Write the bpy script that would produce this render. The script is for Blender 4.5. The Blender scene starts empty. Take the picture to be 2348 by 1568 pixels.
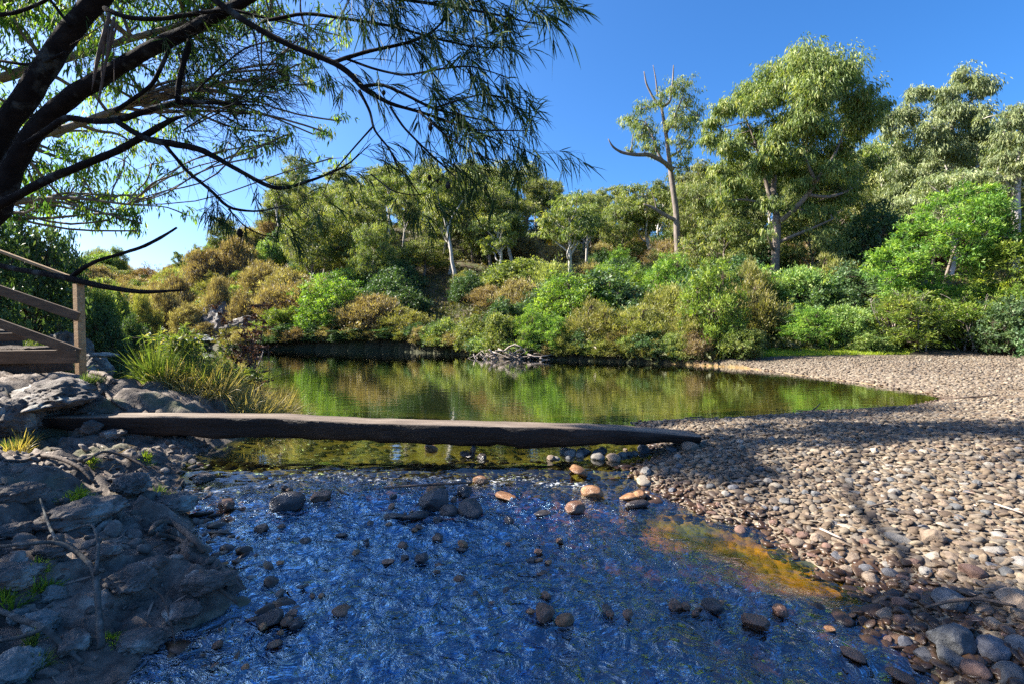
import bpy, math, random
import numpy as np
from mathutils import Vector
rng = np.random.default_rng(7)
random.seed(7)
S = bpy.context.scene
COL = S.collection
PI = math.pi
R = math.radians
# ------------------------------------------------------------------ camera
CH = 1.62                      # eye height over the pool
F = 1174.0                     # focal length in the pixels of a 2348 x 1568 picture
PITCH = math.atan(39 / F)
cp, sp = math.cos(PITCH), math.sin(PITCH)
def ray(px, py):
    a = (px - 1174) / F; b = (784 - py) / F
    return np.array([a, cp + b * sp, -sp + b * cp])
def at(px, py, Y):
    d = ray(px, py)
    return np.array([0, 0, CH]) + d * (Y / d[1])
def zw(y):                     # water level: level pool, a small lip below the log, then a falling riffle
    y = np.asarray(y, float)
    t = np.clip((5.85 - y) / 0.6, 0, 1); t = t * t * (3 - 2 * t)
    return -0.06 * t - 0.045 * np.clip(5.4 - y, 0, 7)
def onwater(px, py, dz=0.0):
    Y = 5.0
    d = ray(px, py)
    for _ in range(60):
        z = float(zw(Y)) + dz
        Y2 = d[1] * (z - CH) / d[2]
        Y = 0.5 * Y + 0.5 * Y2
    return np.array([d[0] * Y / d[1], Y])
def proj(p):
    x, y, z = p[0], p[1], p[2] - CH
    dep = y * cp - z * sp
    if dep < 0.05: return None
    return 1174 + F * x / dep, 784 - F * (y * sp + z * cp) / dep
# ------------------------------------------------------------------ noise
_T = rng.random((256, 256))
_T3 = rng.random(4096); _P = rng.permutation(4096)
def vn(x, y, s=0):
    x = np.asarray(x, float) + 37.7 * s; y = np.asarray(y, float) + 91.3 * s
    xi = np.floor(x).astype(int); yi = np.floor(y).astype(int)
    fx = x - xi; fy = y - yi
    fx = fx * fx * (3 - 2 * fx); fy = fy * fy * (3 - 2 * fy)
    a = _T[xi & 255, yi & 255]; b = _T[(xi + 1) & 255, yi & 255]
    c = _T[xi & 255, (yi + 1) & 255]; d = _T[(xi + 1) & 255, (yi + 1) & 255]
    return (a + (b - a) * fx) * (1 - fy) + (c + (d - c) * fx) * fy
def fbm(x, y, o=4, s=0, g=0.5):
    r = 0; amp = 1; t = 0; f = 1
    for k in range(o):
        r = r + amp * vn(x * f, y * f, s + k * 3); t += amp; amp *= g; f *= 2.03
    return r / t * 2 - 1
def _h3(i, j, k): return _T3[_P[(_P[(_P[i & 4095] + j) & 4095] + k) & 4095]]
def vn3(p, s=0):
    p = p + 17.1 * s
    i = np.floor(p).astype(int); f = p - i; f = f * f * (3 - 2 * f)
    r = 0
    for a in (0, 1):
        for b in (0, 1):
            for c in (0, 1):
                w = (f[:, 0] if a else 1 - f[:, 0]) * (f[:, 1] if b else 1 - f[:, 1]) * (f[:, 2] if c else 1 - f[:, 2])
                r = r + w * _h3(i[:, 0] + a, i[:, 1] + b, i[:, 2] + c)
    return r * 2 - 1
def worley(x, y, s=0):         # distance to the nearest and second nearest feature point
    x = np.asarray(x, float) + 11.3 * s; y = np.asarray(y, float)
    xi = np.floor(x).astype(int); yi = np.floor(y).astype(int)
    d1 = np.full(x.shape, 9.0); d2 = np.full(x.shape, 9.0); idc = np.zeros(x.shape)
    for a in (-1, 0, 1):
        for b in (-1, 0, 1):
            cx = xi + a; cy = yi + b
            px = cx + _T[cx & 255, cy & 255]; py = cy + _T[(cx + 101) & 255, (cy + 57) & 255]
            d = np.hypot(px - x, py - y)
            n = d < d1
            d2 = np.where(n, d1, np.minimum(d2, d)); d1 = np.where(n, d, d1)
            idc = np.where(n, _T[(cx + 13) & 255, (cy + 77) & 255], idc)
    return d1, d2, idc
def sstep(a, b, x):
    t = np.clip((x - a) / (b - a), 0, 1); return t * t * (3 - 2 * t)
# ------------------------------------------------------------------ shoreline
px_right = [(1500, 1052), (1440, 1075), (1470, 1105), (1560, 1160), (1640, 1195), (1740, 1215), (1800, 1262), (1880, 1310),
            (1965, 1345), (1985, 1400), (2060, 1470), (2120, 1525), (2170, 1560)]
px_left = [(560, 1000), (440, 1045), (405, 1100), (415, 1150), (440, 1195), (455, 1260), (560, 1320), (585, 1385),
           (450, 1440), (350, 1495), (300, 1560)]
px_pool = [(1480, 1000), (1450, 968), (1640, 962), (1860, 946), (2080, 932), (2165, 914), (2120, 900), (1990, 880), (1820, 858), (1700, 842), (1560, 834),
           (1400, 828), (1280, 824), (1150, 820), (1050, 811), (900, 804), (700, 801), (500, 799)]
left_w = [np.array(p) for p in [(-20, 36.3), (-24, 38.3), (-29, 39.5), (-34, 38.), (-29, 33.), (-20, 23.5), (-13.8, 17.), (-9.6, 12.6), (-6.6, 9.9), (-4.6, 9.0), (-3.9, 8.2)]]
lw = [onwater(*p) for p in px_left]; rw = [onwater(*p) for p in px_right]
POLY = [p for p in (onwater(*q) for q in px_pool)] + left_w + lw + [np.array([-1.7, 1.2]), np.array([-1.2, -3]), np.array([1.6, -3]), np.array([1.75, 1.3])] + rw[::-1]
POLY = np.array(POLY)
def inside(x, y):
    c = np.zeros(x.shape, bool); n = len(POLY)
    for i in range(n):
        x1, y1 = POLY[i]; x2, y2 = POLY[(i + 1) % n]
        with np.errstate(divide='ignore', invalid='ignore'):
            k = ((y1 > y) != (y2 > y)) & (x < (x2 - x1) * (y - y1) / (y2 - y1 + 1e-12) + x1)
        c ^= k
    return c
def sdist(x, y):
    d = np.full(x.shape, 1e9); n = len(POLY)
    for i in range(n):
        a = POLY[i]; b = POLY[(i + 1) % n] - a
        t = np.clip(((x - a[0]) * b[0] + (y - a[1]) * b[1]) / (b @ b), 0, 1)
        d = np.minimum(d, np.hypot(x - a[0] - t * b[0], y - a[1] - t * b[1]))
    return np.where(inside(x, y), -d, d)
UB = [-1.5, -0.7, -0.49, -0.3, -0.1, 0, 0.1, 0.2, 0.3, 0.45, 0.8, 1.4]
YB = [44, 42, 34.8, 32, 28.8, 26.2, 24.6, 23.6, 22.4, 21.2, 21.0, 24]
U_H = [-3, -1.2, -0.95, -0.8, -0.72, -0.66, -0.58, -0.46, -0.3, -0.1, 0.1, 0.25, 0.45, 0.62, 0.8, 1.0, 1.5, 4]
# skyline of the bare ground in picture rows, read behind the trees
Y_H = [500, 520, 560, 610, 650, 640, 585, 535, 515, 505, 545, 575, 570, 545, 520, 490, 440, 440]
def ground(x, y, rocks=True):
    x = np.asarray(x, float); y = np.asarray(y, float)
    sd = sdist(x, y)
    u = x / np.maximum(y, 1.0)
    n1 = fbm(x * 0.35, y * 0.35, 4, 1)
    # side masks
    right = sstep(-0.6, 0.6, x - 0.4) * (y < 40)
    # inside the water: bed
    k = np.maximum(-sd, 0)
    bed_pool = -np.minimum(0.18 + 1.2 * sstep(7.5, 13, y), 0.14 * k + 0.02)
    bed_creek = -np.minimum(0.17, 0.10 * k + 0.015) - 0.02 * n1
    pool = sstep(5.6, 7.0, y)
    z_in = zw(y) + bed_creek * (1 - pool) + bed_pool * pool + 0.015 * fbm(x * 3, y * 3, 3, 4)
    # gravel bar
    o = np.maximum(sd, 0)
    bar = 0.30 * (1 - np.exp(-o / 1.3)) + 0.012 * o + 0.05 * fbm(x * 0.5, y * 0.5, 3, 2) * np.minimum(1, o) + 0.018 * fbm(x * 2.2, y * 2.2, 3, 5)
    # hill beyond
    yb = np.interp(u, UB, YB)
    hr = (745 - np.interp(u, U_H, Y_H)) / F
    ridge = yb + 52
    t = (y - yb) / (ridge - yb)
    hz = hr * ridge * sstep(-0.05, 1.0, t) ** 0.85
    hz = hz - np.clip(y - ridge - 10, 0, 400) * 0.12
    hz = hz + (1.0 * fbm(x * 0.07, y * 0.07, 4, 8)) * sstep(0.0, 0.3, t)
    hill = np.where(t > -0.05, 0.35 + hz, 0)
    # left bank
    lh = np.maximum(0, o - 3.2) * sstep(-0.66, -0.92, u) + np.maximum(0, o - 3.2) * sstep(9, 5, y) * 0.8
    rise = 0.85 * (1 - np.exp(-o / 1.25)) + 0.04 * np.minimum(o, 12) + 9.0 * (1 - np.exp(-0.04 * lh)) * sstep(75, 45, y)
    rise = rise * (0.55 + 0.45 * sstep(2.0, 6.0, y))
    rise = rise * (1 - .85 * np.exp(-((y - 6.0) / .95) ** 2) * sstep(-6.9, -5.9, x) * sstep(7.6, 6.8, y))
    rise = rise * np.clip(1.15 - 0.9 * sstep(8.4, 8.9, y) * sstep(-7.0, -6.0, x), 0.15, 1)
    if rocks:
        d1, d2, idc = worley(x * 1.7 + 0.3 * n1, y * 1.7, 2)
        e1, e2, ide = worley(x * 4.6 + 0.5 * fbm(x * 2, y * 2, 2, 3), y * 4.6, 5)
        wpx = x + .22 * fbm(x * 1.3, y * 1.3, 4, 61); wpy = y + .22 * fbm(x * 1.3, y * 1.3, 4, 62)
        d1, d2, idc = worley(wpx * 1.5, wpy * 2.1, 2); e1, e2, ide = worley(wpx * 4.1 + .3, wpy * 5.6, 5)
        rdg = 1 - np.abs(fbm(wpx * 2.4, wpy * 3.4, 5, 63))
        rk = (0.10 * sstep(0.0, 0.2, d2 - d1) * (0.2 + idc) + 0.035 * sstep(0, 0.15, e2 - e1) * (0.3 + ide) +
              0.13 * (rdg - .8) + 0.06 * fbm(x * 5, y * 5, 4, 6) + 0.020 * fbm(x * 21, y * 21, 3, 7))
        lay = 0.03 * np.abs(fbm(x * 3.1 + y * 2.2, (y - x) * 9.0, 3, 9))
        rk = (rk + lay - 0.05) * sstep(0.0, 0.22, o) * sstep(60, 8, o) * sstep(32, 12, y)
    else:
        rk = 0
    left = rise + rk
    bank = bar * right + left * (1 - right)
    z_out = zw(y) + bank
    far = sstep(-0.08, 0.06, t)
    z_out = np.where(y > 10, z_out * (1 - far) + np.maximum(hill, left * sstep(-0.6, -0.85, u)) * far, z_out)
    z_out = np.where((y > 20) & (sd > 0), np.maximum(z_out, 0.12 * (1 - np.exp(-o / 0.4))), z_out)
    return np.where(sd < 0, z_in, z_out), sd, right, far
def gz(x, y):
    return float(ground(np.array([x]), np.array([y]))[0][0])
def onground(px, py, y0=1.2, y1=90):
    d = ray(px, py)
    ys = np.exp(np.linspace(math.log(y0), math.log(y1), 900))
    xs = d[0] * ys / d[1]; zs = CH + d[2] * ys / d[1]
    g = ground(xs, ys)[0]
    g = np.maximum(g, zw(ys) - 0.02)
    hit = np.nonzero(zs <= g)[0]
    i = hit[0] if len(hit) else 899
    return np.array([xs[i], ys[i], g[i]])
# ------------------------------------------------------------------ mesh helpers
def mesh(name, V, faces, mat=None, parent=None, smooth=True, attrs=None, link=True):
    """faces: list of int arrays (n,3) or (n,4)"""
    V = np.ascontiguousarray(V, np.float32)
    me = bpy.data.meshes.new(name)
    loops = np.concatenate([f.ravel() for f in faces]).astype(np.int32)
    sizes = np.concatenate([np.full(len(f), f.shape[1]) for f in faces]).astype(np.int32)
    starts = np.concatenate([[0], np.cumsum(sizes)[:-1]]).astype(np.int32)
    me.vertices.add(len(V)); me.vertices.foreach_set('co', V.ravel())
    me.loops.add(len(loops)); me.loops.foreach_set('vertex_index', loops)
    me.polygons.add(len(sizes)); me.polygons.foreach_set('loop_start', starts)
    me.polygons.foreach_set('loop_total', sizes)
    me.polygons.foreach_set('use_smooth', np.full(len(sizes), bool(smooth)))
    me.update(calc_edges=True)
    if attrs:
        for k, a in attrs.items():
            at_ = me.attributes.new(k, 'FLOAT', 'POINT'); at_.data.foreach_set('value', np.ascontiguousarray(a, np.float32))
    if mat: me.materials.append(mat)
    if not link: return me
    o = bpy.data.objects.new(name, me); COL.objects.link(o)
    if parent: o.parent = parent
    return o
REG = []                        # top-level things, for making labels single out
def tag(o, label=None, cat=None, group=None, kind=None):
    if label: o['label'] = label; REG.append(o)
    if cat: o['category'] = cat
    if group: o['group'] = group
    if kind: o['kind'] = kind
    return o
def thing(name, label, cat, loc, group=None, rz=0.0):
    o = bpy.data.objects.new(name, None); COL.objects.link(o)
    o.empty_display_size = 0.2
    o.location = [float(c) for c in loc]; o.rotation_euler = (0, 0, rz)
    return tag(o, label, cat, group)
def dup(root, loc, rz=0.0, scale=(1, 1, 1), label=None, group=None):
    r = root.copy(); COL.objects.link(r)
    r.location = [float(c) for c in loc]; r.rotation_euler = (0, 0, rz); r.scale = scale
    if label: r['label'] = label; REG.append(r)
    if group: r['group'] = group
    for ch in list(root.children):
        c = ch.copy(); COL.objects.link(c); c.parent = r
    return r
def norm(v): return v / (np.linalg.norm(v, axis=-1, keepdims=True) + 1e-12)
def tubes(Pts, Rad, sides=6):
    """Pts (n,k,3), Rad (n,k) -> verts, [quads, caps]"""
    Pts = np.asarray(Pts, float); Rad = np.asarray(Rad, float)
    n, k, _ = Pts.shape
    T = norm(np.gradient(Pts, axis=1))
    m = norm(Pts[:, -1] - Pts[:, 0])
    ref = np.where((np.abs(m[:, 2]) < 0.75)[:, None], np.array([0, 0, 1.0]), np.array([1.0, 0, 0]))[:, None, :]
    N = norm(np.cross(T, ref)); B = np.cross(T, N)
    a = np.linspace(0, 2 * PI, sides, endpoint=False)
    ca, sa = np.cos(a), np.sin(a)
    V = Pts[:, :, None, :] + Rad[:, :, None, None] * (N[:, :, None, :] * ca[:, None] + B[:, :, None, :] * sa[:, None])
    V = V.reshape(-1, 3)
    i = np.arange(n)[:, None, None] * k * sides; j = np.arange(k - 1)[None, :, None] * sides; s = np.arange(sides)[None, None, :]
    b = i + j; s2 = (s + 1) % sides
    Q = np.stack([b + s, b + s2, b + s2 + sides, b + s + sides], -1).reshape(-1, 4)
    tri = []
    if sides >= 4:
        e = np.arange(n)[:, None] * k * sides + (k - 1) * sides
        for q in range(1, sides - 1): tri.append(np.stack([e[:, 0], e[:, 0] + q, e[:, 0] + q + 1], -1))
        e0 = np.arange(n) * k * sides
        for q in range(1, sides - 1): tri.append(np.stack([e0, e0 + q + 1, e0 + q], -1))
    return V, [Q] + ([np.concatenate(tri)] if tri else [])
class MB:
    def __init__(s): s.V = []; s.F4 = []; s.F3 = []; s.n = 0; s.A = []
    def add(s, V, faces, a=0.5):
        V = np.asarray(V, float)
        for f in faces:
            f = np.asarray(f, int)
            (s.F4 if f.shape[1] == 4 else s.F3).append(f + s.n)
        s.V.append(V); s.n += len(V)
        s.A.append(np.broadcast_to(np.asarray(a, float), (len(V),)).copy())
    def build(s, name, mat, parent=None, smooth=True, off=None, link=True):
        V = np.concatenate(s.V)
        if off is not None: V = V - off
        F_ = []
        if s.F4: F_.append(np.concatenate(s.F4))
        if s.F3: F_.append(np.concatenate(s.F3))
        return mesh(name, V, F_, mat, parent, smooth, {'tint': np.concatenate(s.A)}, link)
def smooth_path(P, Rr, n):
    P = np.asarray(P, float); Rr = np.asarray(Rr, float)
    seg = np.r_[0, np.cumsum(np.linalg.norm(np.diff(P, axis=0), axis=1))]
    t = np.linspace(0, seg[-1], n)
    Q = np.stack([np.interp(t, seg, P[:, c]) for c in range(3)], 1)
    q = Q.copy()
    for _ in range(2): q[1:-1] = (q[:-2] + 2 * q[1:-1] + q[2:]) / 4
    return q, np.interp(t, seg, Rr)
def limb(mb, P, Rr, sides=10, n=None, rough=0.08, seed=0, a=0.5):
    n = n or max(6, 4 * len(P))
    Q, rr = smooth_path(P, Rr, n)
    L = np.linspace(0, 1, n)
    V, Fc = tubes(Q[None], rr[None], sides)
    if rough:
        c = np.repeat(Q, sides, 0)
        d = V - c
        V = c + d * (1 + rough * 2 * vn3(V * (0.9 / max(rr.mean(), 1e-3)), seed))[:, None]
    mb.add(V, Fc, a)
    return Q, rr
def leaves(mb, p, d, L, W, g=0.0, tint=None, seg=1):
    """strips that start at p, run along d; g bends them down"""
    n = len(p); d = norm(d)
    r = norm(rng.normal(size=(n, 3)))
    s = norm(np.cross(d, r))
    L = np.broadcast_to(L, (n,)); W = np.broadcast_to(W, (n,)); g = np.broadcast_to(g, (n,))
    dn = np.array([0, 0, -1.0])
    if tint is None: tint = rng.random(n)
    if seg == 1:
        m = p + d * (L * 0.45)[:, None] + dn * (g * L * 0.2)[:, None]
        V = np.stack([p, m + s * (W / 2)[:, None], p + d * L[:, None] + dn * (g * L)[:, None], m - s * (W / 2)[:, None]], 1).reshape(-1, 3)
        Fc = [np.arange(4 * n).reshape(n, 4)]
        mb.add(V, Fc, np.repeat(tint, 4)); return
    ts = np.array([0, .3, .7, 1.0]); ws = np.array([.25, 1, .85, .12])
    C = p[:, None] + d[:, None] * (L[:, None] * ts)[..., None] + dn * (g[:, None] * L[:, None] * ts ** 2)[..., None]
    H = s[:, None] * (W[:, None] * ws / 2)[..., None]
    V = np.stack([C - H, C + H], 2).reshape(-1, 3)
    b = np.arange(n)[:, None] * 8 + np.arange(3)[None] * 2
    Fc = [np.stack([b, b + 1, b + 3, b + 2], -1).reshape(-1, 4)]
    mb.add(V, Fc, np.repeat(tint, 8))
# icospheres
def ico(sub):
    t = (1 + 5 ** .5) / 2
    V = [(-1, t, 0), (1, t, 0), (-1, -t, 0), (1, -t, 0), (0, -1, t), (0, 1, t), (0, -1, -t), (0, 1, -t), (t, 0, -1), (t, 0, 1), (-t, 0, -1), (-t, 0, 1)]
    Fc = [(0, 11, 5), (0, 5, 1), (0, 1, 7), (0, 7, 10), (0, 10, 11), (1, 5, 9), (5, 11, 4), (11, 10, 2), (10, 7, 6), (7, 1, 8), (3, 9, 4), (3, 4, 2), (3, 2, 6), (3, 6, 8), (3, 8, 9), (4, 9, 5), (2, 4, 11), (6, 2, 10), (8, 6, 7), (9, 8, 1)]
    V = [np.array(v, float) / np.linalg.norm(v) for v in V]
    for _ in range(sub):
        c = {}; nf = []
        def mid(a, b):
            k = (min(a, b), max(a, b))
            if k not in c:
                m = V[a] + V[b]; V.append(m / np.linalg.norm(m)); c[k] = len(V) - 1
            return c[k]
        for a, b, d in Fc:
            x, y, z = mid(a, b), mid(b, d), mid(d, a)
            nf += [(a, x, z), (b, y, x), (d, z, y), (x, y, z)]
        Fc = nf
    return np.array(V), np.array(Fc)
ICO = {k: ico(k) for k in (0, 1, 2, 3, 4)}
def rockshape(sub, seed, ang=0.5, flat=0.6, el=1.0):
    """a stone: sphere cut by random planes (facets) and roughened"""
    V, Fc = ICO[sub]; V = V.copy()
    r = np.random.default_rng(seed)
    rad = np.ones(len(V))
    for _ in range(int(7 + 6 * ang)):
        nrm = norm(r.normal(size=3)); h = r.uniform(0.62, 0.95) if ang > 0.3 else r.uniform(0.8, 0.98)
        dt = V @ nrm
        rad = np.where(dt > 1e-3, np.minimum(rad, h / np.maximum(dt, 1e-3)), rad)
    V = V * rad[:, None]
    V = V * (1 + 0.05 * vn3(V * 2.2 + seed, 1) + (0.03 * ang) * vn3(V * 6 + seed, 2))[:, None]
    return V * np.array([el, 1 / el ** .5, flat]), Fc
# ------------------------------------------------------------------ materials
def mat(name):
    m = bpy.data.materials.new(name); m.use_nodes = True
    nt = m.node_tree; nt.nodes.clear()
    out = nt.nodes.new('ShaderNodeOutputMaterial')
    return m, nt, out
def N(nt, t, **kw):
    n = nt.nodes.new(t)
    for k, v in kw.items():
        if k in n.inputs.keys(): n.inputs[k].default_value = v
        else: setattr(n, k, v)
    return n
def ramp(nt, stops, fac=None):
    n = nt.nodes.new('ShaderNodeValToRGB'); e = n.color_ramp.elements
    while len(e) < len(stops): e.new(0.5)
    for i, (p, c) in enumerate(stops):
        e[i].position = p; e[i].color = (*c, 1)
    if fac is not None: nt.links.new(fac, n.inputs[0])
    return n
def noise(nt, scale, detail=4, rough=0.55, vec=None, dist=0):
    n = nt.nodes.new('ShaderNodeTexNoise'); n.inputs['Scale'].default_value = scale
    n.inputs['Detail'].default_value = detail; n.inputs['Roughness'].default_value = rough
    n.inputs['Distortion'].default_value = dist
    if vec is not None: nt.links.new(vec, n.inputs['Vector'])
    return n
def mixc(nt, a, b, fac, mode='MIX'):
    n = nt.nodes.new('ShaderNodeMix'); n.data_type = 'RGBA'; n.blend_type = mode; n.clamp_factor = True
    for sock, v in ((n.inputs[0], fac), (n.inputs[6], a), (n.inputs[7], b)):
        if hasattr(v, 'is_output'): nt.links.new(v, sock)
        elif isinstance(v, tuple): sock.default_value = (*v, 1)
        else: sock.default_value = v
    return n.outputs[2]
def math_(nt, op, a, b=0.0):
    n = nt.nodes.new('ShaderNodeMath'); n.operation = op
    for i, v in enumerate((a, b)):
        if hasattr(v, 'is_output'): nt.links.new(v, n.inputs[i])
        else: n.inputs[i].default_value = v
    return n.outputs[0]
def attr(nt, name):
    n = nt.nodes.new('ShaderNodeAttribute'); n.attribute_name = name; return n.outputs['Fac']
def geo_pos(nt): return nt.nodes.new('ShaderNodeNewGeometry').outputs['Position']
def leafmat(name, stops, tr=0.35, rough=0.5, spec=0.3, var=0.5):
    m, nt, out = mat(name)
    a = attr(nt, 'tint')
    oi = nt.nodes.new('ShaderNodeObjectInfo')
    r = ramp(nt, stops, a)
    hv = N(nt, 'ShaderNodeHueSaturation')
    h = math_(nt, 'ADD', math_(nt, 'MULTIPLY', oi.outputs['Random'], 0.05 * var), 0.5 - 0.025 * var)
    v = math_(nt, 'ADD', math_(nt, 'MULTIPLY', oi.outputs['Random'], 0.5 * var), 1.2 - 0.25 * var)
    nt.links.new(h, hv.inputs['Hue']); nt.links.new(v, hv.inputs['Value'])
    nt.links.new(r.outputs[0], hv.inputs['Color'])
    c = hv.outputs[0]
    b = N(nt, 'ShaderNodeBsdfPrincipled', Roughness=rough); b.inputs['Specular IOR Level'].default_value = spec
    nt.links.new(c, b.inputs['Base Color'])
    t = N(nt, 'ShaderNodeBsdfTranslucent')
    tc = mixc(nt, c, (1.0, 1.0, 0.35), 1.0, 'MULTIPLY')
    tc2 = mixc(nt, tc, (1.6, 1.6, 1.6), 1.0, 'MULTIPLY')
    nt.links.new(tc2, t.inputs['Color'])
    mx = N(nt, 'ShaderNodeMixShader'); mx.inputs[0].default_value = tr
    nt.links.new(b.outputs[0], mx.inputs[1]); nt.links.new(t.outputs[0], mx.inputs[2])
    nt.links.new(mx.outputs[0], out.inputs[0])
    return m
def solid(name, stops, scale=8, rough=0.8, bump=0.3, bdist=0.02, tintmix=0.0, stretch=None, spec=0.3, detail=6, obj=True, lichen=None):
    """noise coloured surface with bump"""
    m, nt, out = mat(name)
    tc = nt.nodes.new('ShaderNodeTexCoord')
    vec = tc.outputs['Object'] if obj else geo_pos(nt)
    if stretch:
        mp = nt.nodes.new('ShaderNodeMapping'); mp.inputs['Scale'].default_value = stretch
        nt.links.new(vec, mp.inputs[0]); vec = mp.outputs[0]
    n1 = noise(nt, scale, detail, 0.62, vec)
    r = ramp(nt, stops, n1.outputs[0])
    c = r.outputs[0]
    if tintmix:
        a = attr(nt, 'tint')
        v = math_(nt, 'ADD', math_(nt, 'MULTIPLY', a, tintmix), 1 - tintmix / 2)
        hv = N(nt, 'ShaderNodeHueSaturation'); nt.links.new(v, hv.inputs['Value']); nt.links.new(c, hv.inputs['Color']); c = hv.outputs[0]
    if lichen:
        n3 = noise(nt, lichen[1], 5, 0.6, vec)
        rr = ramp(nt, [(0.56, (0, 0, 0)), (0.66, (1, 1, 1))], n3.outputs[0])
        c = mixc(nt, c, lichen[0], rr.outputs[0])
    b = N(nt, 'ShaderNodeBsdfPrincipled', Roughness=rough); b.inputs['Specular IOR Level'].default_value = spec
    nt.links.new(c, b.inputs['Base Color'])
    n2 = noise(nt, scale * 3.1, 6, 0.65, vec)
    bp = N(nt, 'ShaderNodeBump', Strength=bump, Distance=bdist)
    nt.links.new(n2.outputs[0], bp.inputs['Height']); nt.links.new(bp.outputs[0], b.inputs['Normal'])
    nt.links.new(b.outputs[0], out.inputs[0])
    return m
M = {}
M['gum'] = leafmat('gum_leaf', [(0, (.035, .062, .018)), (.4, (.11, .145, .038)), (.8, (.205, .235, .065)), (1, (.33, .31, .13))], .35)
M['gumgrey'] = leafmat('grey_gum_leaf', [(0, (0.075, 0.112, 0.053)), (.5, (0.165, 0.210, 0.090)), (1, (0.300, 0.330, 0.165))], .28)
M['wattle'] = leafmat('wattle_leaf', [(0, (.035, .075, .015)), (.4, (.09, .165, .026)), (.75, (.18, .26, .04)), (1, (.29, .35, .07))], .38, var=.8)
M['shrub'] = leafmat('shrub_leaf', [(0, (.05, .10, .025)), (.4, (.11, .16, .04)), (.8, (.20, .26, .075)), (1, (.33, .35, .14))], .35, var=1.0)
M['scrub'] = leafmat('scrub_leaf', [(0, (.075, .055, .03)), (.4, (.18, .135, .07)), (.75, (.27, .22, .11)), (1, (.36, .30, .18))], .28, var=1.0)
M['olive'] = leafmat('olive_leaf', [(0, (.05, .065, .02)), (.4, (.15, .165, .045)), (.75, (.23, .23, .07)), (1, (.32, .29, .12))], .33, var=1.0)
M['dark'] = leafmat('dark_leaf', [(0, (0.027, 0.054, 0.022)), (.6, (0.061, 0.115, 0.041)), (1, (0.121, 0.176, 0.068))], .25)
M['yellow'] = leafmat('yellow_leaf', [(0, (.16, .14, .01)), (1, (.34, .28, .03))], .35)
M['grassg'] = leafmat('green_grass', [(0, (.08, .13, .015)), (.5, (.2, .28, .02)), (1, (.36, .4, .06))], .4, var=0.1)
M['reedd'] = leafmat('dark_reed_leaf', [(0, (.03, .06, .02)), (.5, (.08, .13, .035)), (1, (.2, .22, .08))], .3, var=0.1)
M['grassd'] = leafmat('dry_grass', [(0, (.12, .13, .04)), (.5, (.32, .25, .1)), (1, (.5, .4, .22))], .35, var=0.1)
M['reed'] = leafmat('reed_leaf', [(0, (.04, .07, .02)), (.5, (.10, .155, .03)), (.85, (.2, .22, .06)), (1, (.34, .29, .12))], .35, var=0.1)
M['deadleaf'] = leafmat('dead_leaf', [(0, (.07, .035, .022)), (1, (.2, .09, .055))], .25, var=0.1)
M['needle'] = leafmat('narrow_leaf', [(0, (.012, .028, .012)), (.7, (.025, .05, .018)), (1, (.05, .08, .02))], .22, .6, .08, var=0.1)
M['under'] = leafmat('undergrowth_leaf', [(0, (.035, .05, .015)), (.4, (.08, .085, .025)), (.7, (.13, .10, .045)), (1, (.12, .17, .03))], .25, var=0.1)
M['hang'] = leafmat('hanging_leaf', [(0, (.025, .055, .018)), (.5, (.075, .14, .03)), (.9, (.19, .25, .05)), (1, (.28, .26, .07))], .5)
M['litter'] = leafmat('fallen_leaf', [(0, (.08, .05, .035)), (1, (.3, .22, .17))], .1, var=.1)
M['bark'] = solid('grey_bark', [(.3, (.10, .08, .065)), (.6, (.22, .18, .15)), (.8, (.38, .33, .28))], 6, .85, .5, .02, stretch=(1, 1, .3))
M['barkpale'] = solid('pale_bark', [(.25, (.2, .17, .14)), (.5, (.46, .42, .37)), (.8, (.62, .58, .52))], 3, .75, .3, .02, stretch=(1, 1, .3))
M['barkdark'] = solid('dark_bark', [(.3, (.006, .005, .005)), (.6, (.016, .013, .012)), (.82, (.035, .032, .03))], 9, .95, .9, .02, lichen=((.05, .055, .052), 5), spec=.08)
M['twiglichen'] = solid('lichen_branch', [(.3, (.03, .027, .024)), (.55, (.09, .09, .08)), (.75, (.21, .22, .2))], 14, .85, .6, .01)
M['twig'] = solid('twig_bark', [(.3, (.05, .035, .028)), (.7, (.14, .1, .075))], 20, .85, .4, .005)
M['root'] = solid('root_bark', [(.3, (.05, .035, .028)), (.7, (.16, .12, .09))], 14, .8, .7, .01)
M['drift'] = solid('driftwood', [(.3, (.16, .12, .1)), (.7, (.42, .36, .31))], 10, .85, .5, .01)
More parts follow.
